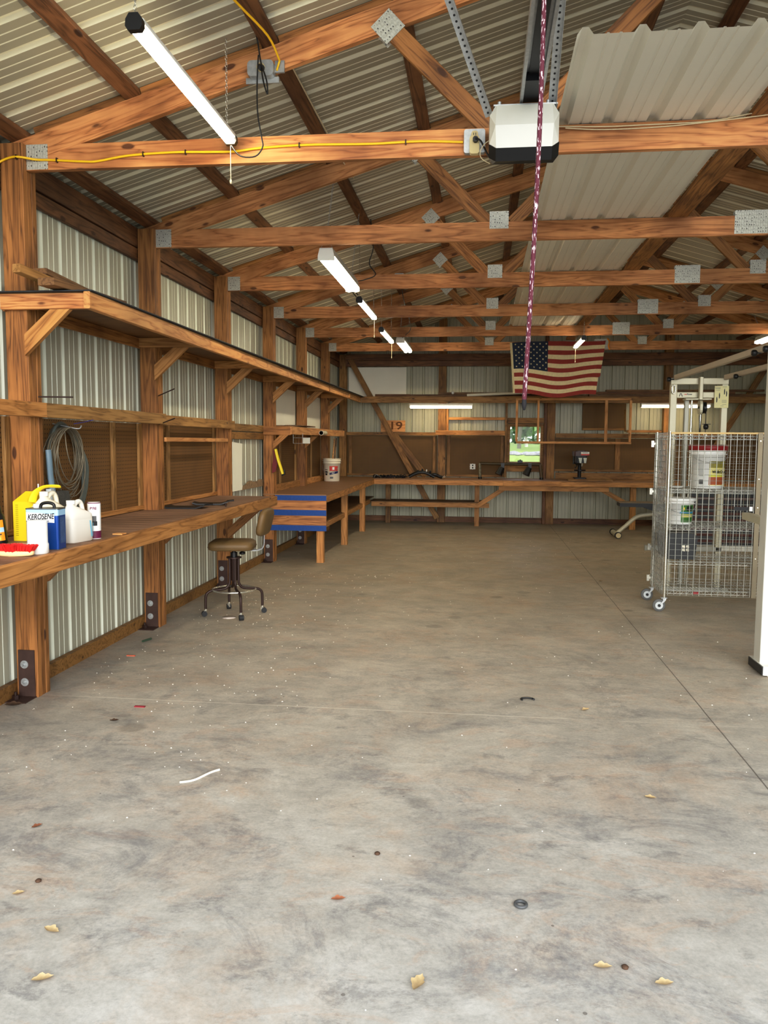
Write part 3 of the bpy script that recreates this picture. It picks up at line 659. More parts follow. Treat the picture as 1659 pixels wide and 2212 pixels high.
# ------------------------------------------------------------------ ceiling sheets on the truss chords
def sheet(y0,y1,label,z=3.134):
    mb=MB(); xs=[]; P2=[(0,0),(.02,.028),(.045,.028),(.065,0),(.115,0),(.118,.004),(.126,.004),(.129,0),(.165,0),(.168,.004),(.176,.004),(.179,0)]
    for k in range(5):
        for (d,h) in P2:
            x=.355+k*.224+d
            if x<=1.30: xs.append((x,h))
    vs=[]
    for (x,h) in xs: vs+=[(x,y0,z+h),(x,y1,z+h)]
    mb.add(vs,[(2*i,2*i+2,2*i+3,2*i+1) for i in range(len(xs)-1)])
    return mesh('steel_ceiling_sheet',mb,S_panel,label=label,cat='steel sheet',group='loose steel sheets on the chords',origin=(.8,y0,z),normals=False)
sheet(3.47,7.3,'ribbed white steel sheet lying on the chords, jutting out over the nearest truss')
sheet(7.2,11.75,'ribbed white steel sheet lying on the chords behind the first one',z=3.138)
board('lateral_board',(1.31,1.45),(3.9,8.3),(3.131,3.169),W_post,label='flat brown board lying on the chords right of the near steel sheet',cat='board')
board('lateral_board',(1.31,1.45),(8.302,13.3),(3.131,3.169),W_post,label='flat brown board lying on the chords right of the far steel sheet',cat='board')

# ------------------------------------------------------------------ lights
def chain(mb,a,b,r=.0015,w=.006,l=.022):
    a=Vector(a); b=Vector(b); d=b-a; n=max(2,int(d.length/(l*.8))); u=d.normalized(); s=u.orthogonal().normalized(); t=u.cross(s)
    for i in range(n):
        c=a+d*((i+.5)/n); side=s if i%2 else t
        mb.tube([c+u*(l/2*math.cos(2*PI*k/8))+side*(w*math.sin(2*PI*k/8)) for k in range(8)],r,4,closed=True)
def led_light(x,ya,yb,z,label,pull=True):
    t=thing('shop_light',(x,(ya+yb)/2,z),label,'shop light')
    mesh('housing',MB().rbox((x-.031,x+.031),(ya+.03,yb-.03),(z+.004,z+.03),.010,ax=1),WHITE,t,origin=(x,ya,z))
    mesh('diffuser',MB().rbox((x-.027,x+.027),(ya+.03,yb-.03),(z-.024,z+.0035),.012,ax=1),E_led,t,origin=(x,ya,z),label='glowing white diffuser')
    for (a,b) in ((ya,ya+.03),(yb-.03,yb)): mesh('end_cap',MB().prism([(x-.034,z-.012),(x-.024,z-.028),(x+.024,z-.028),(x+.034,z-.012),(x+.032,z+.014),(x+.018,z+.036),(x-.018,z+.036),(x-.032,z+.014)],a,b,ax=1),BLACK,t,origin=(x,a,z))
    for y in (ya+.02,yb-.08):
        mb=MB(); chain(mb,(x,y,z+.034),(x,y,3.131 if x>1.31 else zr(x)-.002)); mesh('chain',mb,CHROME,t,origin=(x,y,z))
    if pull: 
        mesh('pull_cord',MB().tube([(x+.0,yb-.02,z-.03),(x,yb-.02,z-.21)],.0022,5).lathe([(0,-.02),(.006,-.015),(.006,.0),(0,.01)],c=(x,yb-.02,z-.21),n=8),CORD,t,origin=(x,yb,z))
def twin_light(x,ya,yb,z,label,mat=None,hang=True,ax='y'):
    t=thing('twin_tube_light',(x,(ya+yb)/2,z),label,'tube light')
    mb=MB().prism([(x-.065,z),(x+.065,z),(x+.05,z+.06),(x-.05,z+.06)],ya,yb,ax=1).box((x-.065,x+.065),(ya,ya+.012),(z-.035,z)).box((x-.065,x+.065),(yb-.012,yb),(z-.035,z))
    mesh('housing',mb,WHITE,t,origin=(x,ya,z))
    for s in (-.032,.032): mesh('tube',MB().cyl((x+s,ya+.02,z-.024),(x+s,yb-.02,z-.024),.019,n=14),mat or E_tube,t,label='glowing fluorescent tube',origin=(x+s,ya,z))
    if hang:
        for y in (ya+.03,yb-.05):
            mb=MB(); mb.tube([(x-.05,y,z+.06),(x,y,z+.14)],.0015,4); mb.tube([(x+.05,y,z+.06),(x,y,z+.14)],.0015,4); xp=min([-1.15,3.77],key=lambda q:abs(q-x)); chain(mb,(x,y,z+.14),(xp,y,zr(xp)-.041)); mesh('chain',mb,GALV,t,origin=(x,y,z))
led_light(-1.345,3.10,4.33,3.09,'lit LED shop light in the left foreground, chained below the roof')
twin_light(-1.215,6.30,7.62,2.93,'white twin-tube light hanging between the second and third trusses')
led_light(-1.25,8.25,9.45,2.93,'black-capped LED shop light behind the white twin-tube light')
led_light(-1.24,10.0,11.2,2.87,'farther small LED shop light on the left, before the fifth truss')
twin_light(-1.185,11.8,13.05,2.96,'farthest hanging twin-tube light, near the last truss')
led_light(1.34,11.2,12.2,2.90,'LED shop light hanging in front of the flag')
twin_light(3.97,11.2,12.45,2.99,'twin-tube light at the right edge above the gym arm')
def back_light(x0,x1,y,z,label):
    t=thing('twin_tube_light',((x0+x1)/2,y,z),label,'tube light')
    mesh('housing',MB().box((x0,x1),(y-.06,y+.06),(z,z+.035)).box((x0,x0+.012),(y-.06,y+.06),(z-.04,z)).box((x1-.012,x1),(y-.06,y+.06),(z-.04,z)),WHITE,t,origin=(x0,y,z))
    for s in (-.03,.03): mesh('tube',MB().cyl((x0+.02,y+s,z-.03),(x1-.02,y+s,z-.03),.019,n=14),E_back,t,label='glowing fluorescent tube',origin=(x0,y+s,z))
    mb=MB()
    for x in (x0+.05,x1-.05): mb.cyl((x,y,z+.035),(x,y,2.311),.004,n=6)
    mesh('hanger',mb,GALV,t,origin=(x0,y,z))
back_light(-1.31,-.16,14.86,2.165,'lit tube light under the back shelf, left of the window')
back_light(2.79,3.97,14.86,2.185,'lit tube light under the back shelf, behind the gym tower')

# ------------------------------------------------------------------ electrics at the first truss
Yf=TY[0]-.019
cab=[(-2.66,4.33,3.02),(-2.61,4.335,3.045),(-2.55,4.335,3.05)]
import itertools
pts=[(-2.70,4.30,2.98),(-2.66,4.335,3.03),(-2.6,4.338,3.05),(-2.55,4.338,3.05),(-2.48,4.382,3.048),(-2.4,4.387,3.045),(-2.2,4.387,3.03),(-2.12,4.387,3.03),(-1.95,4.387,3.053),(-1.7,4.387,3.062),(-1.5,4.387,3.057),(-1.35,4.387,3.055),(-1.2,4.387,3.068),(-.95,4.387,3.075),(-.6,4.387,3.068),(-.35,4.387,3.072),(-.12,4.387,3.06)]
def smooth(P,k=5):
    P=[Vector(p) for p in P]; out=[]
    for i in range(len(P)-1):
        p0,p1,p2,p3=P[max(i-1,0)],P[i],P[i+1],P[min(i+2,len(P)-1)]
        for j in range(k):
            t=j/k; out.append(.5*((2*p1)+(-p0+p2)*t+(2*p0-5*p1+4*p2-p3)*t*t+(-p0+3*p1-3*p2+p3)*t**3))
    out.append(P[-1]); return out
yc=thing('yellow_cable',(-1.4,4.387,3.05),'yellow electric cable stapled along the chord of the nearest truss','cable')
mesh('cable_run',MB().tube(smooth(pts),.0065,8),YCABLE,yc,origin=(-1.4,4.387,3.05))
for x,z in ((-2.57,3.05),(-2.36,3.042),(-1.86,3.058),(-.99,3.075),(-.42,3.07),(-1.62,3.06)): mesh('staple',MB().box((x-.003,x+.003),((4.33 if x<-2.55 else 4.378),(4.346 if x<-2.55 else 4.395)),(z-.012,z+.012)),BROWNMETAL,yc,origin=(x,4.387,z))
mesh('yellow_cable',MB().tube(smooth([(-2.70,4.31,2.99),(-2.705,4.305,2.9),(-2.695,4.30,2.84),(-2.705,4.30,2.80)]),.0065,8),YCABLE,label='short yellow cable drop at the left picture edge beside the nearest post',cat='cable',origin=(-2.7,4.3,2.9))
mesh('yellow_cable',MB().tube(smooth([(-1.30,2.6,3.54),(-1.27,3.2,3.545),(-1.22,3.6,3.545),(-1.18,3.9,3.56),(-1.11,4.2,3.55),(-1.09,4.36,3.50)]),.006,8).tube(smooth([(-1.09,4.36,3.50),(-1.11,4.38,3.46)]),.006,8),YCABLE,label='yellow cable running along a purlin to the junction box above the near light',cat='cable',origin=(-1.2,3.5,3.5))
mesh('yellow_cable',MB().tube(smooth([(-1.08,4.5,3.575),(-1.07,5.4,3.575),(-1.06,6.1,3.58),(-1.03,6.5,3.57)]),.005,6),CORD,label='pale cable clipped along the purlin beyond the junction box',cat='cable',origin=(-1.1,5,3.57))
jb=thing('junction_box',(-1.19,4.34,3.44),'round metal junction box with a black plug under the roof near the near light','junction box')
mesh('box_body',MB().rbox((-1.26,-1.12),(4.34,4.392),(3.42,3.50),.02,ax=1).box((-1.28,-1.10),(4.385,4.394),(3.40,3.43)).box((-1.12,-1.07),(4.38,4.394),(3.45,3.51)),GALV,jb,origin=(-1.19,4.39,3.44))
mesh('socket',MB().cyl((-1.185,4.34,3.46),(-1.185,4.33,3.46),.022,n=16),BEIGE,jb,origin=(-1.19,4.34,3.46))
mesh('power_lead',MB().tube(smooth([(-1.17,4.30,3.45),(-1.165,4.29,3.40),(-1.15,4.28,3.34),(-1.135,4.28,3.30),(-1.14,4.28,3.37),(-1.17,4.285,3.46),(-1.185,4.28,3.56),(-1.20,4.27,3.63)]),.004,6).tube(smooth([(-1.185,4.29,3.50),(-1.19,4.28,3.35),(-1.185,4.27,3.20),(-1.165,4.27,3.08),(-1.16,4.27,3.03),(-1.20,4.27,2.985),(-1.28,4.27,2.99),(-1.335,4.29,3.05)]),.004,6).cyl((-1.185,4.33,3.46),(-1.17,4.30,3.44),.016,n=10),BLACK,label='black power cord looping from the junction box to the near shop light',cat='power lead',origin=(-1.18,4.28,3.3))
def black_cord(P,label): mesh('power_lead',MB().tube(smooth(P),.005,6),BLACK,label=label,cat='cord',origin=P[0])
black_cord([(-1.05,7.62,3.55),(-1.02,7.6,3.3),(-1.06,7.62,3.15),(-1.0,7.62,3.05),(-1.10,7.6,3.0),(-1.16,7.6,2.99)],'black cord bunch dropping to the far end of the hanging twin-tube light')
black_cord([(-1.22,8.0,2.93),(-1.28,8.0,3.0),(-1.30,8.1,2.99),(-1.27,8.2,2.95)],'black cord hook at the cap of the middle LED light')
black_cord([(-.98,9.80,3.40),(-.95,9.83,3.20),(-.96,10.6,3.12),(-.98,11.2,3.05),(-1.08,11.6,3.02),(-1.15,11.78,3.0)],'black cord drooping to the farthest twin-tube light')
mesh('junction_box',MB().rbox((-1.06,-.94),(9.78,9.833),(3.42,3.50),.02,ax=1),GALV,label='round metal junction box on the fourth truss above the far lights',cat='junction box',origin=(-1,9.8,3.46))
# outlet box beside the opener
ob=thing('outlet_box',(-.06,4.38,2.99),'square metal outlet box with a beige adapter beside the door opener','outlet')
mesh('box_plate',MB().rbox((-.115,-.006),(4.36,4.394),(2.995,3.115),.012,ax=1),GALV,ob,origin=(-.06,4.38,3.05))
mesh('adapter',MB().rbox((-.085,-.035),(4.325,4.359),(2.98,3.07),.012,ax=1).rbox((-.077,-.043),(4.345,4.3595),(3.065,3.1),.012,ax=1),BEIGE,ob,origin=(-.06,4.34,3.02))
pg=mesh('plug',MB().cyl((-.055,4.325,3.045),(-.055,4.30,3.045),.014,n=12),BLACK,ob,origin=(-.05,4.32,3.04))
for x in (-.067,-.056): mesh('socket_slot',MB().box((x,x+.003),(4.343,4.345),(3.078,3.09)),INK,ob,origin=(x,4.344,3.08))
mesh('power_lead',MB().tube(smooth([(-.055,4.30,3.045),(-.03,4.29,3.03),(-.01,4.28,2.99),(.01,4.27,2.95),(.03,4.26,2.93)]),.005,6),BLACK,label='black cord from the beige adapter into the door opener',cat='cord',origin=(-.03,4.29,3))
mesh('white_wire',MB().tube(smooth([(.025,4.25,3.02),(-.01,4.26,3.0),(-.03,4.26,2.96),(-.02,4.26,2.93),(.02,4.26,2.905)]),.0025,6),CORD,label='thin white wire loop at the left side of the door opener',cat='cord',origin=(0,4.26,2.95))
mesh('white_wire',MB().tube(smooth([(.34,4.37,3.115),(.6,4.37,3.105),(.8,4.38,3.11),(1.1,4.38,3.115),(1.3,4.37,3.14),(1.42,4.36,3.15),(1.43,4.36,3.135),(1.25,4.37,3.12),(.9,4.385,3.10),(.6,4.385,3.096),(.4,4.37,3.105)]),.003,6),CORD,label='doubled white cord laid along the nearest chord right of the opener',cat='cord',origin=(.8,4.38,3.1))

# ------------------------------------------------------------------ garage door opener
op=thing('door_opener',(.18,4.1,3.1),'white and black garage door opener hanging in front of the nearest truss','door opener')
x0,x1=.012,.345; ya,yb=4.04,4.36
def oct_(x0,x1,z0,z1,c,ct=None):
    ct=c if ct is None else ct
    return [(x0+c,z0),(x1-c,z0),(x1,z0+c*1.1),(x1,z1-ct*1.6),(x1-ct,z1),(x0+ct,z1),(x0,z1-ct*1.6),(x0,z0+c*1.1)]
def loft(secs,mb,mi=0):
    n=len(secs[0][0]); vs=[]
    for (p,y) in secs: vs+=[(q[0],y,q[1]) for q in p]
    mb.add(vs,[(k*n+i,k*n+(i+1)%n,(k+1)*n+(i+1)%n,(k+1)*n+i) for k in range(len(secs)-1) for i in range(n)]+[tuple(range(n)),tuple((len(secs)-1)*n+i for i in range(n))],mi); return mb
cov=MB(); loft([(oct_(x0,x1,2.895,3.108,.028),4.13),(oct_(x0+.003,x1-.003,2.898,3.107,.028),4.06)],cov)
# front face with a crease: upper facet leans back
P=oct_(x0+.003,x1-.003,2.928,3.107,.028)
fr=[(P[0][0],4.045,2.93),(P[1][0],4.045,2.93),(x1-.008,4.05,2.96),(x1-.008,4.04,3.02),(x1-.012,4.055,3.065),(x1-.03,4.06,3.10),(x0+.03,4.06,3.10),(x0+.012,4.055,3.065),(x0+.008,4.04,3.02),(x0+.008,4.05,2.96)]
cov.add([(x0+.035,4.035,2.902),(x1-.035,4.035,2.902),(x1-.03,4.015,3.0),(x0+.03,4.015,3.0),(x1-.035,4.055,3.105),(x0+.035,4.055,3.105),(x0+.003,4.06,2.93),(x0+.003,4.06,3.06),(x1-.003,4.06,3.06),(x1-.003,4.06,2.93)],
        [(0,1,2,3),(3,2,4,5),(6,0,3),(6,3,7),(3,5,7),(1,9,2),(9,8,2),(8,4,2)])
mesh('white_cover',cov,plain('aged_white_cover',(210,208,198),.4,0,.06,6),op,origin=(.18,4.1,3.0),normals=True)
blk=MB(); blk.prism([(x0+.003,2.93),(x0+.035,2.934-.03),(x0+.035,2.934),(x0+.003,2.96)],4.06,4.07,ax=1) if False else None
blk.add([(x0,4.06,2.93),(x0+.034,4.036,2.9015),(x1-.034,4.036,2.9015),(x1,4.06,2.93),
         (x0,4.10,2.88),(x0+.034,4.075,2.853),(x1-.034,4.075,2.853),(x1,4.10,2.88),
         (x0+.02,4.17,2.87),(x1-.02,4.17,2.87),(x0,4.17,2.935),(x1,4.17,2.935)],
        [(0,1,5,4),(1,2,6,5),(2,3,7,6),(4,5,6,7,9,8),(0,4,8,10),(3,11,9,7),(0,10,11,3,2,1),(8,9,11,10)])
mesh('lamp_cover',blk,BLACK,op,origin=(.18,4.1,2.9),label='black lower cover')
mesh('rear_body',MB().box((x0+.002,x1-.002),(4.131,4.36),(2.962,3.105)),BLACK,op,origin=(.18,4.2,3))
mesh('mount_plate',MB().box((x0+.02,x1-.01),(4.07,4.34),(3.108,3.116)),GALV,op,origin=(.18,4.2,3.11))
rl=MB()
xa,xb=.157,.262; zt=3.26
def railseg(mb,p,q,w,h,mi=0):
    mb.box(p,q,w,mi) if False else None
rail=MB()
for (x,w,z,h) in ((.164,.014,3.15,.05),(.255,.014,3.15,.05)): rail.box((x-w/2,x+w/2),(.9,4.12),(z-h/2,z+h/2))
rail.box((.171,.248),(.9,4.12),(3.17,3.174)); 
mesh('trolley_rail',rail,GALV,op,origin=(.2,2,3.15))
mesh('drive_screw',MB().box((.186,.234),(.9,4.1),(3.155,3.166)).box((.172,.247),(3.86,4.1),(3.13,3.168)),BLACKM,op,origin=(.2,2,3.16))
def perf(a,b,label):
    M=frame(a,b,(1,0,0)); L=(Vector(b)-Vector(a)).length; mb=MB(); w=.019
    mb.box((0,L),(-.001,.001),(-w,w),M=M); mb.box((0,L),(-.001,.02),(w-.001,w+.001),M=M)
    x=.02
    while x<L-.02:
        mb.cyl(M@Vector((x,-.0012,0)),M@Vector((x,-.0016,0)),.0055,n=8,mi=1); mb.cyl(M@Vector((x,.0012,0)),M@Vector((x,.0016,0)),.0055,n=8,mi=1); x+=.028
    return mesh('hanger_strap',mb,[GALV,INK],op,M=M,label=label)
perf((.012,4.09,3.07),(-.29,3.4,3.62),'perforated steel strap on the left'); perf((.31,4.12,3.10),(.30,3.3,3.62),'perforated steel strap on the right')
bar('hanger_crosspiece',(-.6,3.37,3.64),(.9,3.37,3.64),.04,.06,W_post,op) if False else None
mesh('bolt',MB().cyl((.06,4.08,3.115),(.06,4.08,3.13),.009,n=8).cyl((.29,4.08,3.115),(.29,4.08,3.13),.009,n=8),GALV,op,origin=(.06,4.08,3.12))
# pull rope
rp=thing('pull_rope',(.13,2.3,1.6),'maroon and white pull rope hanging in front of the opener','rope')
def rpos(t): # bottom .. top
    z=1.62+(3.14-1.62)*t; return (.117+.028*t+.012*math.sin(t*3.1),2.3,z)
mesh('rope',MB().tube([rpos(i/30) for i in range(31)],.0065,8),ROPE,rp,origin=(.12,2.3,2.3))
mesh('knot',MB().lathe([(0,-.02),(.004,-.018),(.006,-.008),(.007,.0),(.006,.008),(.005,.016),(0,.018)],c=(.117,2.3,1.61),n=10),plain('frayed_rope_end',(24,19,21),.8),rp,origin=(.117,2.3,1.6))
mesh('release_handle',MB().box((.13,.17),(2.25,2.35),(3.13,3.17)),BLACK,rp,origin=(.15,2.3,3.15))

# ------------------------------------------------------------------ flag
fl=thing('american_flag',(1.19,13.43,2.25),'American flag hanging flat from the last truss','flag')
def FP(s,t,d=0):          # s 0..1 left to right, t 0..1 top to bottom
    topz=3.112+.03*s+.012*math.sin(s*5.5); botz=2.305-.055*s-.025*math.sin(s*4.2)+.02*math.sin(s*9)
    xl=.445+.065*t; xr=1.945-.10*t-(.0 if t<.68 else .03)
    x=xl+(xr-xl)*s; z=topz+(botz-topz)*t+ .018*math.sin(s*6.5+1)*math.sin(t*3)
    y=13.43-.012*math.sin(s*14+t*3)-.010*math.sin(s*37+t*9)*(s+.15)-.006*math.sin(t*21+s*6)*s
    return (x,y-d,z)
fm=MB(); fmats=[plain('flag_red_cloth',(156,56,48),.85,0,.15,30),plain('flag_cream_cloth',(232,218,176),.85,0,.12,30),plain('flag_navy_cloth',(30,42,66),.85,0,.15,30)]
NS,NT=60,13*4
def fmi(i,j):
    s=(i+.5)/NS; st=int(j//4)
    if s<.015: return 1
    if s<.40 and st<7: return 2
    return 0 if st%2==0 else 1
vs=[FP(i/NS,j/NT) for j in range(NT+1) for i in range(NS+1)]; n0=len(fm.v); fm.v+=vs
for j in range(NT):
    for i in range(NS):
        a=j*(NS+1)+i; fm.f.append((a,a+1,a+NS+2,a+NS+1)); fm.m.append(fmi(i,j)); fm.sm.append(True)
for r in range(9):
    cnt=6 if r%2==0 else 5
    for c in range(cnt):
        s0=.05+(.33)*((c+(.0 if cnt==6 else .5))/5); t0=(7/13)*((r+.8)/9.6)
        vs=[]
        for k in range(10):
            rr=.0165 if k%2==0 else .0066; an=PI/2+k*PI/5
            vs.append(FP(s0+rr*math.cos(an)/1.45,t0-rr*math.sin(an)/.84,.003))
        cc=FP(s0,t0,.003); fm.add([cc]+vs,[(0,1+k,1+(k+1)%10) for k in range(10)],1)
mesh('cloth',fm,fmats,fl,origin=(1.19,13.43,2.7),normals=False)
mesh('heading_band',MB().tube([FP(0,t/12,.002) for t in range(13)],.016,6,flat=.3),fmats[1],fl,origin=(.45,13.43,2.7))
mesh('orange_rag',MB().tube(smooth([(1.97,13.42,3.17),(2.0,13.41,3.12),(1.99,13.42,3.05),(2.01,13.41,2.99)]),.016,6,flat=.5),ORANGE,label='orange rag strip dangling at the right corner of the flag',cat='rag',origin=(1.98,13.42,3.1))

# ------------------------------------------------------------------ stool
st=thing('rolling_stool',(-2.10,6.72,0),'brown tan-cushioned rolling stool with a foot ring beside the plank bench','stool')
cx,cyy=-2.10,6.72; M0=Matrix.Translation((cx,cyy,0))
ang=[math.radians(a) for a in (207,300,27,118)]
for a in ang:
    d=Vector((math.cos(a),math.sin(a),0)); c=Vector((cx,cyy,0))
    path=[c+d*.038+Vector((0,0,.50)),c+d*.038+Vector((0,0,.32)),c+d*.043+Vector((0,0,.27)),c+d*.07+Vector((0,0,.235)),c+d*.12+Vector((0,0,.225)),c+d*.19+Vector((0,0,.22)),c+d*.225+Vector((0,0,.205)),c+d*.243+Vector((0,0,.17)),c+d*.245+Vector((0,0,.065))]
    lg=mesh('leg',MB().tube(smooth(path,4),.0115,10),BROWNMETAL,st,origin=c+d*.04)
    q=c+d*.245; e=d.cross(Vector((0,0,1)))*.018
    cs=mesh('caster',MB().cyl(q+Vector((0,0,.07)),q+Vector((0,0,.045)),.010,n=10).box((q.x-.012,q.x+.012),(q.y-.012,q.y+.012),(.02,.055)),CHROME,st,origin=q)
    mesh('wheel',MB().cyl(q+e*-1+d*.012+Vector((0,0,.0235)),q+e+d*.012+Vector((0,0,.0235)),.0235,n=16),RUBBERD,cs,origin=q)
mesh('foot_ring',MB().torus((cx,cyy,.222),.185,.0085,n=36,k=8),CHROME,st,origin=(cx,cyy,.22))
mesh('hub',MB().cyl((cx,cyy,.495),(cx,cyy,.505),.065,n=20).cyl((cx,cyy,.3),(cx,cyy,.5),.026,n=16),BROWNMETAL,st,origin=(cx,cyy,.5))
mesh('gas_column',MB().cyl((cx,cyy,.50),(cx,cyy,.545),.03,n=16).cyl((cx,cyy,.545),(cx,cyy,.58),.016,n=12),BLACK,st,origin=(cx,cyy,.52))
cu=MB(); rings=[(.92,.575),(1.0,.585),(1.0,.62),(.97,.634),(.86,.648),(.5,.655),(0.02,.656)]
def sq(t,a,b,e=.42): 
    c,s_=math.cos(t),math.sin(t); return (a*math.copysign(abs(c)**e,c),b*math.copysign(abs(s_)**e,s_))
n=40; Ms=Matrix.Translation((cx-.012,cyy,0))@Matrix.Rotation(.16,4,'Z'); vs=[]
for (k,z) in rings:
    for i in range(n):
        p=sq(2*PI*i/n,.195*k,.185*k); vs.append(Ms@Vector((p[0],p[1],z)))
cu.add(vs,[(r*n+i,r*n+(i+1)%n,(r+1)*n+(i+1)%n,(r+1)*n+i) for r in range(len(rings)-1) for i in range(n)]+[tuple(range(n)),tuple((len(rings)-1)*n+i for i in range(n))],0,True)
mesh('seat',cu,TAN,st,origin=(cx,cyy,.6))
mesh('seat_piping',MB().tube([Ms@Vector((*sq(2*PI*i/40,.197,.187),.60)) for i in range(40)],.003,5,closed=True),TAN,st,origin=(cx,cyy,.6))
mesh('adjust_knob',MB().cyl((cx+.075,cyy,.55),(cx+.075,cyy,.575),.008,n=8).lathe([(0,-.012),(.02,-.012),(.026,-.005),(.026,.004),(.018,.012),(0,.012)],c=(cx+.075,cyy,.54),n=16),BLACK,st,origin=(cx+.075,cyy,.55))
mesh('back_support',MB().tube(smooth([(cx+.1,cyy,.57),(cx+.2,cyy+.02,.565),(cx+.255,cyy+.02,.60),(cx+.262,cyy+.02,.70),(cx+.275,cyy+.02,.80)]),.011,8,flat=.35),GALV,st,origin=(cx+.2,cyy,.57))
Mb=Matrix.Translation((cx+.275,cyy+.02,.81))@Matrix.Rotation(.22,4,'Y'); bk=MB(); vs=[]
for (k,x) in ((.9,-.03),(1,-.018),(1,.012),(.88,.026),(.5,.03)):
    for i in range(28):
        p=sq(2*PI*i/28,.17*k,.118*k,.5); vs.append(Mb@Vector((x,p[0],p[1])))
bk.add(vs,[(r*28+i,r*28+(i+1)%28,(r+1)*28+(i+1)%28,(r+1)*28+i) for r in range(4) for i in range(28)]+[tuple(range(28)),tuple(4*28+i for i in range(28))],0,True)
mesh('backrest',bk,TAN,st,origin=(cx+.275,cyy,.81))

# ------------------------------------------------------------------ wire security cage
cg=thing('wire_cage',(2.37,7.7,0),'wheeled chrome wire security cage with shelves on the right','cage')
xa,xb,ya,yb=1.655,3.18,7.42,7.95; zb_,zt_=.155,1.60
def caster(x,y,dx):
    c=mesh('caster',MB().cyl((x,y,.165),(x,y,.125),.011,n=10).prism([(x-.018,.125),(x+.014,.125),(x+.010,.105),(x-.008+dx,.052),(x-.022+dx,.052),(x-.012,.105)],y-.024,y-.020,ax=1).prism([(x-.018,.125),(x+.014,.125),(x+.010,.105),(x-.008+dx,.052),(x-.022+dx,.052),(x-.012,.105)],y+.020,y+.024,ax=1).box((x-.03,x+.022),(y-.024,y+.024),(.123,.128)),GALV,cg,origin=(x,y,0))
    w=(x-.015+dx); mesh('wheel',MB().lathe([(.0,-.016),(.035,-.016),(.038,-.012),(.053,-.014),(.056,-.006),(.056,.006),(.053,.014),(.038,.012),(.035,.016),(0,.016)],M=Matrix.Rotation(PI/2,4,'X'),c=(w,y,.056),n=28),RUBBER,c,origin=(w,y,.056))
    mesh('axle',MB().cyl((w,y-.027,.056),(w,y+.027,.056),.013,n=12),RUBBERD,c,origin=(w,y,.056)); mesh('hub_disc',MB().cyl((w,y-.0175,.056),(w,y+.0175,.056),.034,n=24),plain('pale_wheel_hub',(196,200,200),.4,0) if 'pale_wheel_hub' not in bpy.data.materials else bpy.data.materials['pale_wheel_hub'],c,origin=(w,y,.056))
for x in (xa,xb):
    for y in (ya,yb):
        pm=MB().cyl((x,y,.13),(x,y,zt_+.01),.0125,n=14)
        for i in range(56): pm.cyl((x,y,.17+i*.0255),(x,y,.173+i*.0255),.0135,n=10)
        mesh('corner_post',pm,CHROME,cg,origin=(x,y,.1)); caster(x,y,-.03)
DARKWIRE=plain('shaded_wire',(150,150,142),.35,.6,.15,10)
REARWIRE=plain('rear_wire',(176,168,146),.4,.5,.15,10)
def wires(name,o,u,w,h,du,dv,r,skip=0,lab=None,mat=DULLCHROME,ru=None,hz=None):
    """mesh panel: origin o, horizontal dir u, width w, height h"""
    o=Vector(o); u=Vector(u).normalized(); nrm=Vector((u.y,-u.x,0)); mb=MB(); n=int(round(w/du))
    for i in range(n+1): p=o+u*(w*i/n); mb.cyl(p+nrm*r,p+nrm*r+Vector((0,0,h)),r,n=6)
    hz=hz or [h*j/int(round(h/dv)) for j in range(int(round(h/dv))+1)]
    for z in hz: mb.cyl(o+Vector((0,0,z))-nrm*r*.6,o+u*w+Vector((0,0,z))-nrm*r*.6,r*.62,n=5,mi=1)
    return mesh(name,mb,[mat,DARKWIRE],cg,origin=o,label=lab)
yf=ya-.035
wires('mesh_door',(xa+.018,yf,zb_),(1,0,0),.70,zt_-zb_-.01,.052,.052,.0033)
wires('mesh_door',(2.435,yf,zb_),(1,0,0),.73,zt_-zb_-.01,.052,.052,.0033)
wires('side_mesh',(xa-.02,ya+.02,zb_),(0,1,0),.50,zt_-zb_,.055,.052,.0033)
wires('side_mesh',(xb+.02,ya+.02,zb_),(0,1,0),.50,zt_-zb_,.055,.052,.0033)
wires('rear_mesh',(xa+.02,yb+.02,zb_),(1,0,0),1.48,zt_-zb_,.052,.052,.0022,mat=REARWIRE)
mesh('door_stile',MB().box((2.384,2.424),(yf-.01,yf+.004),(.15,zt_-.0)),plain('dull_steel_flat',(122,112,92),.4,.6,.15,8),cg,origin=(2.4,yf,.2),label='flat steel bar between the doors')
for z in (.5,.95,1.2,1.53): mesh('rivet',MB().cyl((2.404,yf-.01,z),(2.404,yf-.014,z),.005,n=8),CHROME,cg,origin=(2.404,yf,z))
mesh('top_rail',MB().box((xa,xb),(yf-.004,yf+.008),(zt_-.012,zt_+.004)),plain('tan_steel_rail',(186,158,108),.45,.3,.1,8),cg,origin=(2.4,yf,zt_),label='tan rail along the top')
mesh('lock_bar',MB().box((2.21,2.33),(yf-.012,yf-.004),(.925,.955)),BLACKM,cg,origin=(2.3,yf,.94)); mesh('latch',MB().box((2.335,2.36),(yf-.016,yf-.003),(.92,.958)),CHROME,cg,origin=(2.35,yf,.94))
for z in (1.5,1.05,.52,.22): mesh('hinge_clip',MB().box((xa-.055,xa-.03),(yb-.02,yb+.0),(z-.03,z+.03)).box((xa-.045,xa-.012),(yb-.01,yb-.004),(z-.01,z+.01)),CHROME,cg,origin=(xa-.04,yb,z))
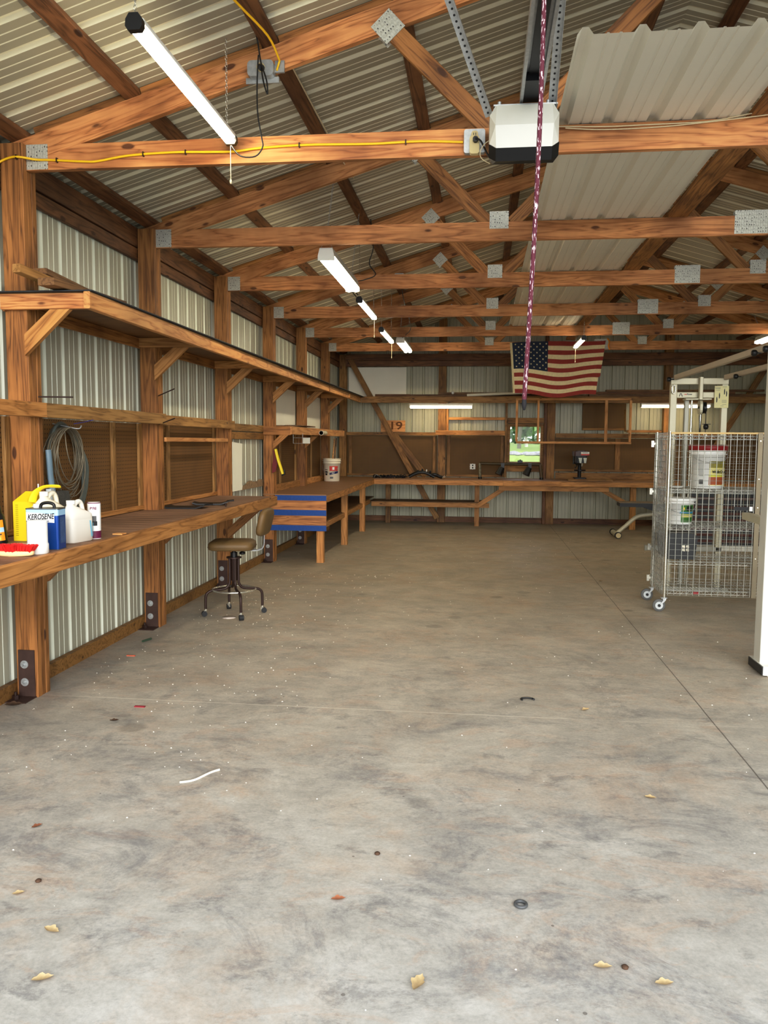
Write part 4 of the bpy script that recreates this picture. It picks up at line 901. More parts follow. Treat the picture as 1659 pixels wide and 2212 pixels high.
def wshelf(z):
    mb=MB(); n=52
    for i in range(n+1):
        x=xa+.02+(xb-xa-.04)*i/n; mb.cyl((x,ya+.01,z),(x,yb-.01,z),.0022,n=4)
    for y in (ya+.01,ya+.18,ya+.36,yb-.01):
        mb.cyl((xa+.02,y,z-.004),(xb-.02,y,z-.004),.0035,n=5); mb.cyl((xa+.02,y,z-.032),(xb-.02,y,z-.032),.0035,n=5)
    for y in (ya+.01,yb-.01):
        mb.tube([(xa+.02+(xb-xa-.04)*k/60,y,z-.004-(.028 if k%2 else 0)) for k in range(61)],.0022,4)
    mesh('wire_shelf',mb,DULLCHROME,cg,origin=(xa,ya,z))
for z in (1.575,1.10,.77,.46,.195): wshelf(z)
mesh('shelf_tag',MB().box((1.905,1.95),(ya+.0,ya+.004),(.165,.185)),REDLID,cg,origin=(1.93,ya,.17),label='small red tag on the bottom shelf')
# buckets in the cage
def bucket(name,c,r,h,body,lid,label,cat='bucket',lidmat=None,tilt=0):
    t=thing(name,c,label,cat); x,y,z=c
    mesh('pail',MB().lathe([(r*.86,0),(r*.88,.004),(r*.97,h*.78),(r*1.06,h*.785),(r*1.06,h*.80),(r*.985,h*.81),(r*1.0,h*.88),(r*1.07,h*.885),(r*1.07,h*.905),(r*1.0,h*.91),(r*1.01,h*.97)],c=c,n=36),body,t,origin=c)
    if lid: mesh('lid',MB().lathe([(r*1.07,h*.885),(r*1.1,h*.89),(r*1.1,h*1.0),(r*1.02,h*1.01),(r*.98,h*.992),(0.001,h*.992)],c=c,n=36),lid,t,origin=c)
    return t
def patch(name,c,r0,r1,a0,a1,z0,z1,mat,parent,H,off=.0012,slant=0,n=10,label=None):
    x,y,z=c; vs=[]
    for i in range(n+1):
        a=a0+(a1-a0)*i/n
        for zz in (z0,z1):
            zq=zz+slant*(i/n); r=r0+(r1-r0)*zq/H+off; vs.append((x+r*math.sin(a),y-r*math.cos(a),z+zq))
    return mesh(name,MB().add(vs,[(2*i,2*i+2,2*i+3,2*i+1) for i in range(n)],0,True),mat,parent,origin=c,label=label,normals=False)
def handle(c,r,h,parent,a=-.5,mat=GALV):
    x,y,z=c; P=[]
    for i in range(13):
        t=-PI/2+PI*i/12; P.append((x+r*1.1*math.sin(t),y-r*1.08*math.cos(t)-.003,z+h*.84-.07*math.cos(t)*1.3))
    mesh('bail_handle',MB().tube(P,.0022,5),mat,parent,origin=c)
c=(1.995+.08,7.62,1.10); H=.385; b=bucket('bucket',(2.035,7.62,1.105),.152,.385,WPLASTIC,REDLID,'white pail with a red lid and a food label on the upper cage shelf')
c=(2.035,7.62,1.105); r0,r1=.152*.884,.152*1.0
patch('label_print',c,r0,r1,-.15,1.15,.03,.225,CREAMP,b,.38); patch('label_print',c,r0,r1,-.15,1.15,.035,.105,RUSTP,b,.38,.002); patch('label_print',c,r0,r1,-.15,1.15,.185,.245,OLIVE,b,.38,.002); patch('label_print',c,r0,r1,-1.0,-.4,.04,.20,GREYINK,b,.38,.002) if False else None
patch('label_print',c,r0,r1,-.15,1.15,.108,.122,plain('lime_print',(206,206,60),.5),b,.38,.0022)
patch('side_print',c,r0,r1,-.75,-.45,.04,.08,GREYINK,b,.38,.002); patch('side_print',c,r0,r1,-.75,-.45,.11,.23,plain('faint_print',(190,190,186),.5),b,.38,.002)
text('WalkOut',.036,INK,face_front(2.035+.06,7.62-.148,1.105+.15,.38),b,bold=.001); handle(c,.152,.385,b)
b=bucket('bucket',(1.815,7.66,.775),.125,.235,WPLASTIC,WPLASTIC,'white pail with a green animal label on the middle cage shelf'); c=(1.815,7.66,.775); r0,r1=.125*.884,.125*1.0
patch('label_print',c,r0,r1,-.1,1.0,.02,.175,GREEN,b,.235); patch('label_print',c,r0,r1,-.05,.9,.065,.095,plain('tan_print',(206,196,120),.5),b,.235,.002); patch('label_print',c,r0,r1,-.2,1.0,.10,.115,plain('cyan_print',(60,150,190),.5),b,.235,.0024); patch('label_print',c,r0,r1,.3,.75,.125,.165,INK,b,.235,.002); patch('label_print',c,r0,r1,.0,.15,.13,.155,YELLOW,b,.235,.002); handle(c,.125,.235,b)
bx=thing('black_tote',(1.80,7.68,.47),'black tote with a pale emblem on the lower cage shelf','tote')
mesh('tote_body',MB().prism([(1.685,.465),(1.925,.465),(1.945,.66),(1.67,.66)],7.50,7.88,ax=1),BLACK,bx,origin=(1.8,7.7,.47)); mesh('tote_lid',MB().prism([(1.665,.661),(1.95,.661),(1.91,.70),(1.70,.70)],7.49,7.89,ax=1),BLACK,bx,origin=(1.8,7.7,.66))
em=MB()
for (a,b2) in ((-.02,.012),(.014,.012),(-.02,-.018),(.014,-.018)): em.prism([(1.845+a-.012,.57+b2-.01),(1.845+a+.013,.57+b2-.014),(1.845+a+.01,.57+b2+.012),(1.845+a-.013,.57+b2+.01)],7.496,7.499,ax=1)
mesh('emblem',em,CREAMW,bx,origin=(1.845,7.5,.57),label='pale four-part emblem')
mesh('white_plate',MB().lathe([(0,0),(.05,.004),(.07,.016),(.068,.018),(.0,.008)],c=(1.76,7.56,1.106),n=20),WPLASTIC,label='small white dish on the upper cage shelf left of the red-lidded pail',cat='dish',origin=(1.76,7.56,1.1))

# ------------------------------------------------------------------ home gym (tower behind the cage, column at right edge)
gy=thing('home_gym',(2.15,8.6,0),'ivory steel home gym with a pulley tower and long arms at the right','home gym')
def tubeb(n,x,y,z,m=GYM,r=.006,ax=2,**k): return mesh(n,MB().rbox(x,y,z,r,ax=ax),m,gy,origin=(x[0],y[0],z[0]),**k)
tubeb('upright',(1.90,1.965),(8.57,8.63),(.03,2.16)); tubeb('upright',(2.40,2.46),(8.57,8.63),(.03,2.16))
tubeb('crossbar',(1.90,2.46),(8.565,8.60),(2.10,2.165),ax=0); tubeb('crossbar',(1.966,2.399),(8.575,8.62),(1.965,2.025),ax=0)
tubeb('floor_beam',(1.70,2.46),(8.57,8.63),(.40,.455),GYMG,ax=0); tubeb('floor_foot',(1.85,2.52),(8.5,8.7),(.0,.04),GYMG,ax=0)
tubeb('pulley_post',(2.165,2.20),(8.50,8.555),(1.945,2.17))
tubeb('guide_column',(2.06,2.105),(8.64,8.69),(.05,1.99),GYMG)
mesh('guide_rod',MB().cyl((2.125,8.63,.05),(2.125,8.63,1.96),.011,n=12),CHROME,gy,origin=(2.125,8.63,.1)); mesh('guide_rod',MB().cyl((2.215,8.63,.05),(2.215,8.63,1.96),.008,n=12),CHROME,gy,origin=(2.2,8.63,.1))
mesh('swivel_plate',MB().box((2.04,2.29),(8.52,8.66),(1.945,1.957)),GYM,gy,origin=(2.15,8.6,1.95))
pu=mesh('pulley',MB().lathe([(0,-.016),(.055,-.016),(.06,-.01),(.048,0),(.06,.01),(.055,.016),(0,.016)],M=Matrix.Rotation(PI/2,4,'Y')@Matrix.Scale(1,4),c=(2.225,8.54,1.865),n=24),BLACK,gy,origin=(2.22,8.54,1.86))
mesh('pulley_cover',MB().rbox((2.175,2.20),(8.49,8.60),(1.80,1.94),.04,ax=0),GYM,pu,origin=(2.19,8.54,1.86)); mesh('pulley_bolt',MB().cyl((2.174,8.54,1.868),(2.166,8.54,1.868),.012,n=10),BLACK,pu,origin=(2.17,8.54,1.86))
mesh('cable',MB().tube([(2.235,8.50,1.86),(2.232,8.49,1.66),(2.232,8.49,1.56)],.004,6).tube([(2.19,8.5,1.80),(2.18,8.5,1.5),(2.165,8.5,1.0)],.004,6).tube([(2.17,8.5,1.79),(2.185,8.5,1.5),(2.18,8.5,1.0)],.004,6),BLACK,gy,origin=(2.2,8.5,1.7))
mesh('cable_stop',MB().lathe([(0,-.03),(.02,-.025),(.027,0),(.02,.025),(0,.03)],c=(2.236,8.49,1.675),n=12).box((2.20,2.28),(8.48,8.50),(1.697,1.703)),BLACK,gy,origin=(2.23,8.49,1.67))
mesh('snap_hook',MB().tube([(2.232+.014*math.sin(2*PI*k/10),8.49,1.59+.03*math.cos(2*PI*k/10)) for k in range(10)],.005,6,closed=True),CHROME,gy,origin=(2.23,8.49,1.59))
mesh('snap_hook',MB().tube([(1.925+.018*math.sin(2*PI*k/10),8.55,2.05+.045*math.cos(2*PI*k/10)) for k in range(10)],.006,6,closed=True),CHROME,gy,origin=(1.92,8.55,2.05))
pl=mesh('placard',MB().box((2.325,2.462),(8.555,8.563),(1.865,2.085)),PAPER,gy,origin=(2.39,8.56,1.9),label='cream instruction placard')
for i,(x,z,w) in enumerate(((2.355,2.07,.05),(2.355,2.062,.05),(2.355,2.053,.045),(2.355,2.04,.04),(2.42,1.94,.045),(2.42,1.93,.045),(2.42,1.92,.045),(2.42,1.90,.04),(2.40,1.885,.03),(2.42,2.075,.04))):
    mesh('print_line',MB().box((x-w/2,x+w/2),(8.553,8.5545),(z-.0012,z+.0012)),GREYINK,pl,origin=(x,8.55,z))
for (x,z) in ((2.348,1.95),(2.372,1.99),(2.42,2.03),(2.44,2.01)): mesh('figure_print',MB().prism([(x-.004,z-.03),(x+.003,z-.03),(x+.006,z),(x+.001,z+.03),(x-.005,z+.012)],8.553,8.5545,ax=1),INK,pl,origin=(x,8.55,z))
lm=MB()
lm.prism([(1.983,1.98),(1.990,1.98),(1.996,1.999),(1.992,2.004)],8.571,8.5745,ax=1).prism([(2.019,1.98),(2.012,1.98),(2.006,1.999),(2.010,2.004)],8.571,8.5745,ax=1).prism([(1.994,2.003),(2.008,2.003),(2.011,2.010),(1.991,2.010)],8.571,8.5745,ax=1)
mesh('emblem',lm,INK,gy,origin=(2.0,8.57,1.99),label='small black arch emblem on the lower crossbar')
text('Power',.020,INK,face_front(2.085,8.5735,2.002),gy,bold=.0006,shear=.2); text('max',.016,REDP,face_front(2.047,8.5735,2.002),gy,bold=.0005,shear=.2)
Mx=lambda a,b: frame(a,b)
def arm(a,b,w,h,m):
    M=frame(a,b); L=(Vector(b)-Vector(a)).length; return mesh('arm',MB().rbox((0,L),(-w/2,w/2),(-h/2,h/2),.006,ax=0,M=M),m,gy,M=M)
TANP=plain('taupe_gym_paint',(188,172,148),.4,0,.08,6)
arm((1.945,8.56,2.17),(2.10,5.62,2.22),.04,.05,TANP); arm((2.43,8.56,2.17),(2.66,5.62,2.22),.04,.05,TANP)
for (p) in ((1.875,8.55,2.15),(2.012,6.40,2.18),(2.022,6.18,2.185),(2.418,8.2,2.15)):
    mesh('knob',MB().lathe([(0,-.02),(.018,-.02),(.024,-.01),(.024,.01),(.014,.02),(0,.022)],c=p,n=10,M=Matrix.Rotation(PI/2,4,'Y')).cyl((p[0]+.01,p[1],p[2]),(p[0]+.05,p[1],p[2]),.006,n=8),BLACK,gy,origin=p)
tubeb('column',(1.842,1.96),(5.47,5.60),(.05,2.24),WHITE,r=.008); tubeb('column',(2.62,2.74),(5.47,5.60),(.05,2.24),WHITE,r=.008)
ft=mesh('column_foot',MB().box((1.835,2.16),(5.38,5.66),(.012,.07)).box((1.87,2.12),(5.4,5.64),(0,.012)),WHITE,gy,origin=(1.95,5.5,0)); mesh('foot_end_cap',MB().box((1.829,1.8345),(5.385,5.655),(.012,.066)),BLACK,ft,origin=(1.83,5.5,.03))
M=frame((1.99,6.35,.965),(1.90,5.60,.985)); mesh('rear_tab',MB().box((0,.74),(-.03,.03),(-.025,.025),M=M),GYM,gy,M=M)
mesh('yellow_panel',MB().box((2.50,2.70),(8.18,8.19),(1.15,1.52)),plain('mustard_panel',(190,150,50),.6),label='mustard yellow panel seen through the right side of the cage',cat='panel',origin=(2.6,8.18,1.1)) if False else None

# dark slatted chest behind the cage
ch=thing('slatted_chest',(3.8,12,0),'big black and dark red slatted storage chest on a white base, behind the wire cage','chest')
mesh('white_base',MB().box((2.92,4.95),(11.8,12.4),(0,.075)),WHITE,ch,origin=(3.8,11.8,0))
mesh('chest_body',MB().box((2.95,4.93),(11.84,12.38),(.076,.80)),BLACK,ch,origin=(3.8,12,.1))
for i,z in enumerate((.12,.21,.30,.42,.51,.60,.72)): mesh('slat',MB().box((2.95,4.93),(11.82,11.839),(z,z+.035)),plain('dark_red_slat',(92,44,30),.6,0,.3,6) if i==0 else bpy.data.materials['dark_red_slat'],ch,origin=(3.8,11.8,z))
mesh('lid',MB().box((2.92,4.95),(11.8,12.4),(.801,.83)),BLACK,ch,origin=(3.8,12,.8))

# ------------------------------------------------------------------ weight bench near the back
wbh=thing('weight_bench',(2.6,13.3,0),'padded weight bench with an ivory bent tube leg, left of the cage','weight bench')
mesh('pad',MB().rbox((2.20,3.1),(13.15,13.45),(.50,.56),.02,ax=1),BLACK,wbh,origin=(2.6,13.3,.5)); mesh('pad_trim',MB().rbox((2.19,3.1),(13.14,13.46),(.561,.572),.004,ax=1),plain('tan_pad_edge',(128,110,86),.6),wbh,origin=(2.6,13.3,.56))
mesh('pad_base',MB().prism([(2.55,.499),(3.0,.499),(3.0,.43),(2.75,.43)],13.2,13.4,ax=1),BLACK,wbh,origin=(2.7,13.3,.45))
mesh('bent_leg',MB().tube(smooth([(2.20,13.3,.07),(2.30,13.3,.16),(2.43,13.3,.285),(2.50,13.3,.335),(2.58,13.3,.36),(2.75,13.3,.385),(2.95,13.3,.44)]),.032,12),GYM,wbh,origin=(2.2,13.3,.1))
mesh('foot_bar',MB().cyl((2.175,13.05,.055),(2.175,13.6,.055),.042,n=20),GYM,wbh,origin=(2.175,13.3,.05)); mesh('rubber_end',MB().cyl((2.175,13.04,.055),(2.175,13.09,.055),.052,n=20).cyl((2.175,13.57,.055),(2.175,13.62,.055),.052,n=20),RUBBERD,wbh,origin=(2.175,13.05,.05)); mesh('end_disc',MB().cyl((2.175,13.038,.055),(2.175,13.034,.055),.040,n=20),BEIGE,wbh,origin=(2.175,13.03,.05))
mesh('rear_leg',MB().cyl((2.95,13.3,.44),(3.05,13.3,0.02),.03,n=12),GYM,wbh,origin=(3,13.3,.2))

# ------------------------------------------------------------------ drill press, pipe stand, straps on the back bench
dp=thing('drill_press',(1.72,14.5,.885),'small bench drill press with a white front label on the back bench','drill press')
mesh('base_plate',MB().rbox((1.62,1.82),(14.32,14.6),(.885,.905),.02),BLACKM,dp,origin=(1.72,14.5,.885))
mesh('column',MB().cyl((1.72,14.52,.905),(1.72,14.52,1.33),.032,n=16),BLACKM,dp,origin=(1.72,14.52,.9))
mesh('table',MB().cyl((1.72,14.46,1.02),(1.72,14.46,1.04),.1,n=24),BLACKM,dp,origin=(1.72,14.46,1.03))
mesh('head',MB().rbox((1.64,1.82),(14.33,14.6),(1.16,1.28),.02),BLACKM,dp,origin=(1.72,14.46,1.2))
mesh('belt_cover',MB().rbox((1.60,1.85),(14.31,14.68),(1.281,1.36),.03).rbox((1.66,1.80),(14.35,14.6),(1.361,1.375),.02),plain('maroon_cover',(66,28,24),.4),dp,origin=(1.72,14.4,1.3))
lb=mesh('front_label',MB().box((1.715,1.855),(14.304,14.309),(1.318,1.352)),WHITE,dp,origin=(1.78,14.3,1.33)); mesh('red_band',MB().box((1.715,1.855),(14.304,14.309),(1.295,1.317)),REDP,dp,origin=(1.78,14.3,1.3)); mesh('label_print',MB().box((1.74,1.83),(14.302,14.3035),(1.332,1.338)),INK,lb,origin=(1.78,14.3,1.33))
for x in (1.705,1.785): mesh('quill_guard',MB().prism([(x-.03,1.25),(x+.03,1.25),(x+.018,1.16),(x-.012,1.16)],14.30,14.33,ax=1),plain('pale_grey_cast',(170,172,160),.4,.2),dp,origin=(x,14.3,1.2))
mesh('chuck',MB().cyl((1.745,14.38,1.16),(1.745,14.38,1.10),.02,.012,n=12),CHROME,dp,origin=(1.74,14.38,1.1))
mesh('feed_handle',MB().cyl((1.66,14.30,1.13),(1.60,14.28,1.18),.006,n=6).cyl((1.66,14.30,1.13),(1.62,14.28,1.08),.006,n=6).lathe([(0,-.015),(.015,0),(0,.015)],c=(1.60,14.28,1.18),n=8).lathe([(0,-.015),(.015,0),(0,.015)],c=(1.62,14.28,1.08),n=8).cyl((1.64,14.30,1.14),(1.69,14.34,1.14),.02,n=12),BLACK,dp,origin=(1.62,14.3,1.13))
mesh('motor',MB().cyl((1.70,14.78,1.13),(1.70,14.78,1.28),.07,n=18),BLACK,dp,origin=(1.7,14.78,1.2))
ps=thing('pipe_stand',(.45,14.7,.85),'dark pipe stand with hanging clamps on the back bench under the window','stand')
mesh('pipe_bar',MB().cyl((-.02,14.7,1.125),(1.07,14.7,1.115),.026,n=14),plain('dark_bronze_pipe',(74,62,40),.45,.4),ps,origin=(0,14.7,1.1))
mesh('support_leg',MB().cyl((-.02,14.7,1.13),(-.01,14.7,.88),.028,n=14),plain('scuffed_pipe',(150,140,110),.5,.3,.7,30),ps,origin=(0,14.7,1)); mesh('support_leg',MB().cyl((1.05,14.7,1.12),(1.08,14.7,.88),.028,n=14),plain('bronze_leg',(92,74,50),.5,.3),ps,origin=(1.07,14.7,1))
for x in (-.01,1.08): mesh('foot_cap',MB().cyl((x,14.7,.85),(x,14.7,.885),.034,n=14),BLACK,ps,origin=(x,14.7,.85))
for x in (.38,.86):
    mesh('clamp_head',MB().cyl((x,14.66,1.06),(x-.06,14.64,.93),.05,.07,n=12).box((x-.02,x+.04),(14.66,14.74),(1.0,1.14)),BLACK,ps,origin=(x,14.66,1))
mesh('black_block',MB().box((.655,.74),(14.66,14.74),(1.145,1.19)).cyl((.70,14.70,1.19),(.70,14.7,1.205),.012,n=8),BLACK,label='small black block sitting on the pipe stand before the window',cat='block',origin=(.69,14.7,1.145))
sc=thing('cable_strap_pile',(-1.6,14.6,.85),'dark tangle of tie-down chain lying near the corner of the back bench','chain')
mb=MB(); rnd=random.Random(3)
for k in range(30):
    x=-1.93+k*.02; mb.torus((x,14.62+rnd.uniform(-.02,.02),.866+rnd.uniform(0,.02)),.026,.009,ax=k%3,n=10,k=5)
mesh('chain_links',mb,BLACKM,sc,origin=(-1.6,14.6,.85))
mesh('loose_strap',MB().tube(smooth([(-1.95,14.66,.86),(-1.87,14.6,.875),(-1.8,14.66,.86),(-1.6,14.6,.88),(-1.45,14.64,.865),(-1.36,14.6,.86)]),.014,6,flat=.4),plain('dark_strap',(34,32,40),.7),sc,origin=(-1.6,14.6,.86))
mesh('loose_wire',MB().tube(smooth([(-1.92,14.55,.86),(-1.88,14.55,.91),(-1.83,14.56,.885),(-1.79,14.58,.86)]),.003,5),DULLCHROME,sc,origin=(-1.9,14.55,.86))
sw=thing('black_bow_tool',(-1.0,14.55,.85),'curved black plastic tool with knobs lying on the back bench','tool')
P=[(-1.28+.46*i/16,14.55,.880+.085*math.sin(PI*i/16)) for i in range(17)]
mesh('curved_body',MB().tube(P,.034,10,flat=.8),BLACK,sw,origin=(-1,14.55,.88)); mesh('grip',MB().tube(smooth([(-.90,14.56,.90),(-.82,14.54,.925),(-.74,14.56,.89),(-.68,14.55,.875)]),.03,8),BLACK,sw,origin=(-.85,14.55,.88))
for (x,z) in ((-1.12,.985),(-1.04,1.005),(-.90,.975)): mesh('knob',MB().lathe([(0,-.03),(.02,-.02),(.016,.01),(.008,.02),(0,.022)],c=(x,14.55,z),n=10),BLACK,sw,origin=(x,14.55,z))
mesh('white_tip',MB().lathe([(0,-.02),(.012,-.015),(.01,.02),(0,.025)],c=(-.965,14.54,.99),n=8),WPLASTIC,sw,origin=(-.96,14.54,.95)); mesh('wire_ends',MB().tube([(-.68,14.55,.87),(-.64,14.55,.91)],.003,5).tube([(-.68,14.55,.87),(-.63,14.55,.885)],.003,5),CHROME,sw,origin=(-.72,14.55,.87))
# bucket on the corner bench
b=bucket('bucket',(-2.444,13.20,.85),.145,.375,CREAMW,None,'white five gallon bucket with a red and blue label in the bench corner'); c=(-2.444,13.20,.85); r0,r1=.145*.884,.145*1.0
mesh('rim',MB().torus((c[0],c[1],c[2]+.368),.147,.006,n=36,k=6),CREAMW,b,origin=c); mesh('inside',MB().cyl((c[0],c[1],c[2]+.30),(c[0],c[1],c[2]+.302),.142,n=30),GREYINK,b,origin=c)
patch('red_print',c,r0,r1,-.1,.95,.17,.25,REDP,b,.375); patch('navy_print',c,r0,r1,-.1,1.0,.105,.14,NAVY,b,.375,.0015,slant=.03); patch('black_print',c,r0,r1,-.75,-.35,.14,.165,INK,b,.375,.0015,slant=-.0); patch('black_print',c,r0,r1,-.7,-.4,.10,.13,INK,b,.375,.0015); patch('grey_print',c,r0,r1,-.05,.35,.045,.075,GREYINK,b,.375,.0015); patch('black_print',c,r0,r1,-.75,-.35,.185,.195,INK,b,.375,.0015)
patch('white_print',c,r0,r1,.25,.5,.19,.235,WPLASTIC,b,.375,.0022)
text('3.5',.035,WPLASTIC,face_front(c[0]+.045,c[1]-.139,c[2]+.135,.32),b,shear=.2,bold=.001)
P=[]
for i in range(13):
    t=-PI/2+PI*i/12; P.append((c[0]+.155*math.sin(t),c[1]-.15*math.cos(t)-.01,c[2]+.30-.16*math.cos(t)*1.0+.03*math.sin(t)))
mesh('bail_handle',MB().tube(P,.0025,5),GALV,b,origin=c)
for i,(dx,top,m) in enumerate(((-.0,1.55,W_bright),(.03,1.56,W_board))):
    mesh('wood_dowel',MB().cyl((c[0]+dx+.01,c[1],1.16),(c[0]+dx+.045,c[1]+.0,top),.012,n=8),m,label='%s thin stick standing in the white bench bucket'%('pale' if i==0 else 'darker'),cat='stick',origin=(c[0]+dx,c[1],1.16))
# wire basket hanging under the small shelf
wbk=thing('wire_basket',(-2.33,10.5,1.46),'small white wire rack hanging under the small wall shelf','wire rack')
mb=MB(); o=(-2.31,9.9); 
X0,X1_,Yb0,Z0,Z1=-2.30,-2.09,9.62,1.475,1.545
for (a,b2) in (((X0,Z0),(X1_,Z0)),((X0,Z1),(X1_,Z1)),((X0,Z0),(X0,Z1)),((X0+.12,Z0),(X0+.12,Z1)),((X1_,Z0),(X1_,Z1))): mb.cyl((a[0]-.02,9.9,a[1]),(b2[0]-.02,9.9,b2[1]),.0028,n=5)
mb.cyl((X0-.02,9.9,Z1),(X0-.02,9.9,1.60),.0028,n=5); mb.cyl((X0+.10,9.9,Z1),(X0+.10,9.9,1.60),.0028,n=5)
mesh('wire_frame',mb,DULLCHROME,wbk,origin=(-2.3,9.9,1.5)); mesh('white_plate',MB().box((X0+.105,X1_-.02),(9.898,9.902),(Z0,Z1)),plain('pale_grey_plate',(196,194,180),.5),wbk,origin=(-2.2,9.9,1.5))
# dustpan and brush on the fourth post
du=thing('dustpan_set',(-2.46,9.73,1.12),'yellow handled tool with a dark red dustpan hung on the fourth post','dustpan')
mesh('yellow_handle',MB().tube(smooth([(-2.495,9.70,1.405),(-2.478,9.70,1.33),(-2.455,9.70,1.25),(-2.425,9.70,1.16),(-2.405,9.70,1.10)]),.02,10,rs=None,flat=.7),YELLOW,du,origin=(-2.45,9.7,1.25)); mesh('dustpan',MB().prism([(-2.53,1.385),(-2.505,1.39),(-2.49,1.30),(-2.475,1.24),(-2.50,1.13),(-2.545,1.11),(-2.54,1.22),(-2.52,1.30)],9.715,9.735,ax=1),DARKRED,du,origin=(-2.5,9.72,1.2)); mesh('black_edge',MB().tube([(-2.39,9.71,1.15),(-2.385,9.71,1.10),(-2.42,9.71,1.085)],.012,8),BLACK,du,origin=(-2.39,9.71,1.1))

# ------------------------------------------------------------------ hanging coil, hose, brush
co_=thing('wire_coil',(-2.5,4.8,1.1),'coil of grey wire hanging on a hook beside the nearest post','wire coil')
mb=MB(); rnd=random.Random(5)
for k in range(16):
    ry=.150+.0045*k+rnd.uniform(-.008,.008); rz=.165+.005*k+rnd.uniform(-.008,.008); cy_=4.83+rnd.uniform(-.008,.012); x=-2.60+rnd.uniform(-.03,.04); zt=1.575
    mb.tube([(x+.008*math.sin(t*2*PI/28*2+k),cy_+ry*math.sin(2*PI*t/28),zt-rz+rz*math.cos(2*PI*t/28)) for t in range(28)],.0035,5,closed=True)
mesh('wire_loops',mb,WIREG,co_,origin=(-2.58,4.84,1.4))
mesh('loose_end',MB().tube(smooth([(-2.58,4.80,1.57),(-2.56,4.78,1.45),(-2.55,4.80,1.36),(-2.55,4.86,1.29)]),.0032,5),WIREG,co_,origin=(-2.58,4.8,1.5))
mesh('wire_hook',MB().tube(smooth([(-2.68,4.84,1.60),(-2.60,4.84,1.585),(-2.52,4.86,1.57),(-2.50,4.86,1.59)]),.004,6),GALV,co_,origin=(-2.6,4.84,1.58))
hs=thing('grey_hose',(-2.6,5.0,1.0),'bundle of thick grey hose hanging on the pegboard behind the wire coil','hose')
mb=MB()
for k in range(5): mb.tube(smooth([(-2.645+.006*k,4.70-.01*k,1.42),(-2.645+.006*k,4.76,1.55+.006*k),(-2.65+.005*k,4.88,1.585+.004*k),(-2.65,5.02+.008*k,1.52),(-2.65+.005*k,5.12+.012*k,1.36),(-2.65,5.15+.014*k,1.2),(-2.65,5.10+.012*k,1.08),(-2.65,5.03+.01*k,.99)]),.010,6)
mesh('hose_strands',mb,HOSE,hs,origin=(-2.6,5,1.3))
mesh('blue_tie',MB().tube(smooth([(-2.55,4.86,1.60),(-2.52,4.95,1.615),(-2.50,5.02,1.63)]),.0025,5),plain('blue_wire',(60,60,150),.5),hs,origin=(-2.53,4.9,1.6))
br=thing('blue_grey_brush',(-2.53,4.56,1.2),'blue grey brush hanging beside the nearest post','brush')
mesh('brush_handle',MB().tube(smooth([(-2.535,4.52,1.44),(-2.53,4.52,1.38),(-2.53,4.53,1.28),(-2.525,4.54,1.20)]),.018,8,flat=.6),BLUEGREY,br,origin=(-2.53,4.5,1.3)); mesh('brush_head',MB().rbox((-2.55,-2.515),(4.50,4.56),(1.08,1.21),.008),plain('grey_white_plastic',(190,196,196),.5),br,origin=(-2.53,4.53,1.1)); mesh('bristles',MB().prism([(4.58,1.19),(4.70,1.19),(4.73,1.08),(4.57,1.08)],-2.56,-2.51,ax=0),plain('dark_grey_bristle',(88,86,80),.9,0,.5,120),br,origin=(-2.53,4.6,1.1))
def nail(a,b,label): mesh('wall_spike',MB().cyl(a,b,.0045,n=6),BROWNMETAL,label=label,cat='spike',origin=a)
nail((-2.53,4.42,1.745),(-2.34,4.46,1.745),'long nail sticking out above the orange girt at the nearest post')
nail((-2.545,6.2,1.85),(-2.40,6.18,1.905),'long nail slanting up from the second post')
nail((-2.545,6.2,1.625),(-2.40,6.18,1.675),'long nail slanting up over the treated girt at the second post')

# ------------------------------------------------------------------ containers on the plank bench
ZT=.947
# spray can at the frame edge
def rotz(c,a): return Matrix.Translation(c)@Matrix.Rotation(a,4,'Z')
sp_=thing('spray_can',(-2.535,4.02,ZT),'black-capped spray can with an orange label at the left picture edge','spray can'); Ms_=Matrix.Translation((-2.535,4.02,ZT))@Matrix.Rotation(-.12,4,'Y')
mesh('can_body',MB().lathe([(.033,0),(.035,.004),(.035,.14),(.028,.158)],M=Ms_,n=24),BLACK,sp_,origin=(-2.47,3.86,ZT)); mesh('spray_nozzle',MB().lathe([(.024,.156),(.026,.165),(.022,.2),(.014,.206),(.0,.207)],M=Ms_,n=20),BLACK,sp_,origin=(-2.47,3.86,ZT))
def wrap(name,M,r,a0,a1,z0,z1,mat,parent,n=10):
    vs=[]
    for i in range(n+1):
        a=a0+(a1-a0)*i/n
        for z in (z0,z1): vs.append(M@Vector((r*math.sin(a),-r*math.cos(a),z)))
    mesh(name,MB().add(vs,[(2*i,2*i+2,2*i+3,2*i+1) for i in range(n)],0,True),mat,parent,M=M,normals=False)
wrap('orange_print',Ms_,.0356,-1.2,1.25,.015,.125,ORANGE,sp_); wrap('pale_print',Ms_,.0359,-1.2,1.25,.060,.085,LBLUE,sp_); wrap('black_print',Ms_,.0361,-1.0,.7,.088,.094,INK,sp_); wrap('black_print',Ms_,.0361,-1.0,.8,.045,.052,INK,sp_); wrap('yellow_print',Ms_,.0361,-1.0,.6,.020,.034,YELLOW,sp_)
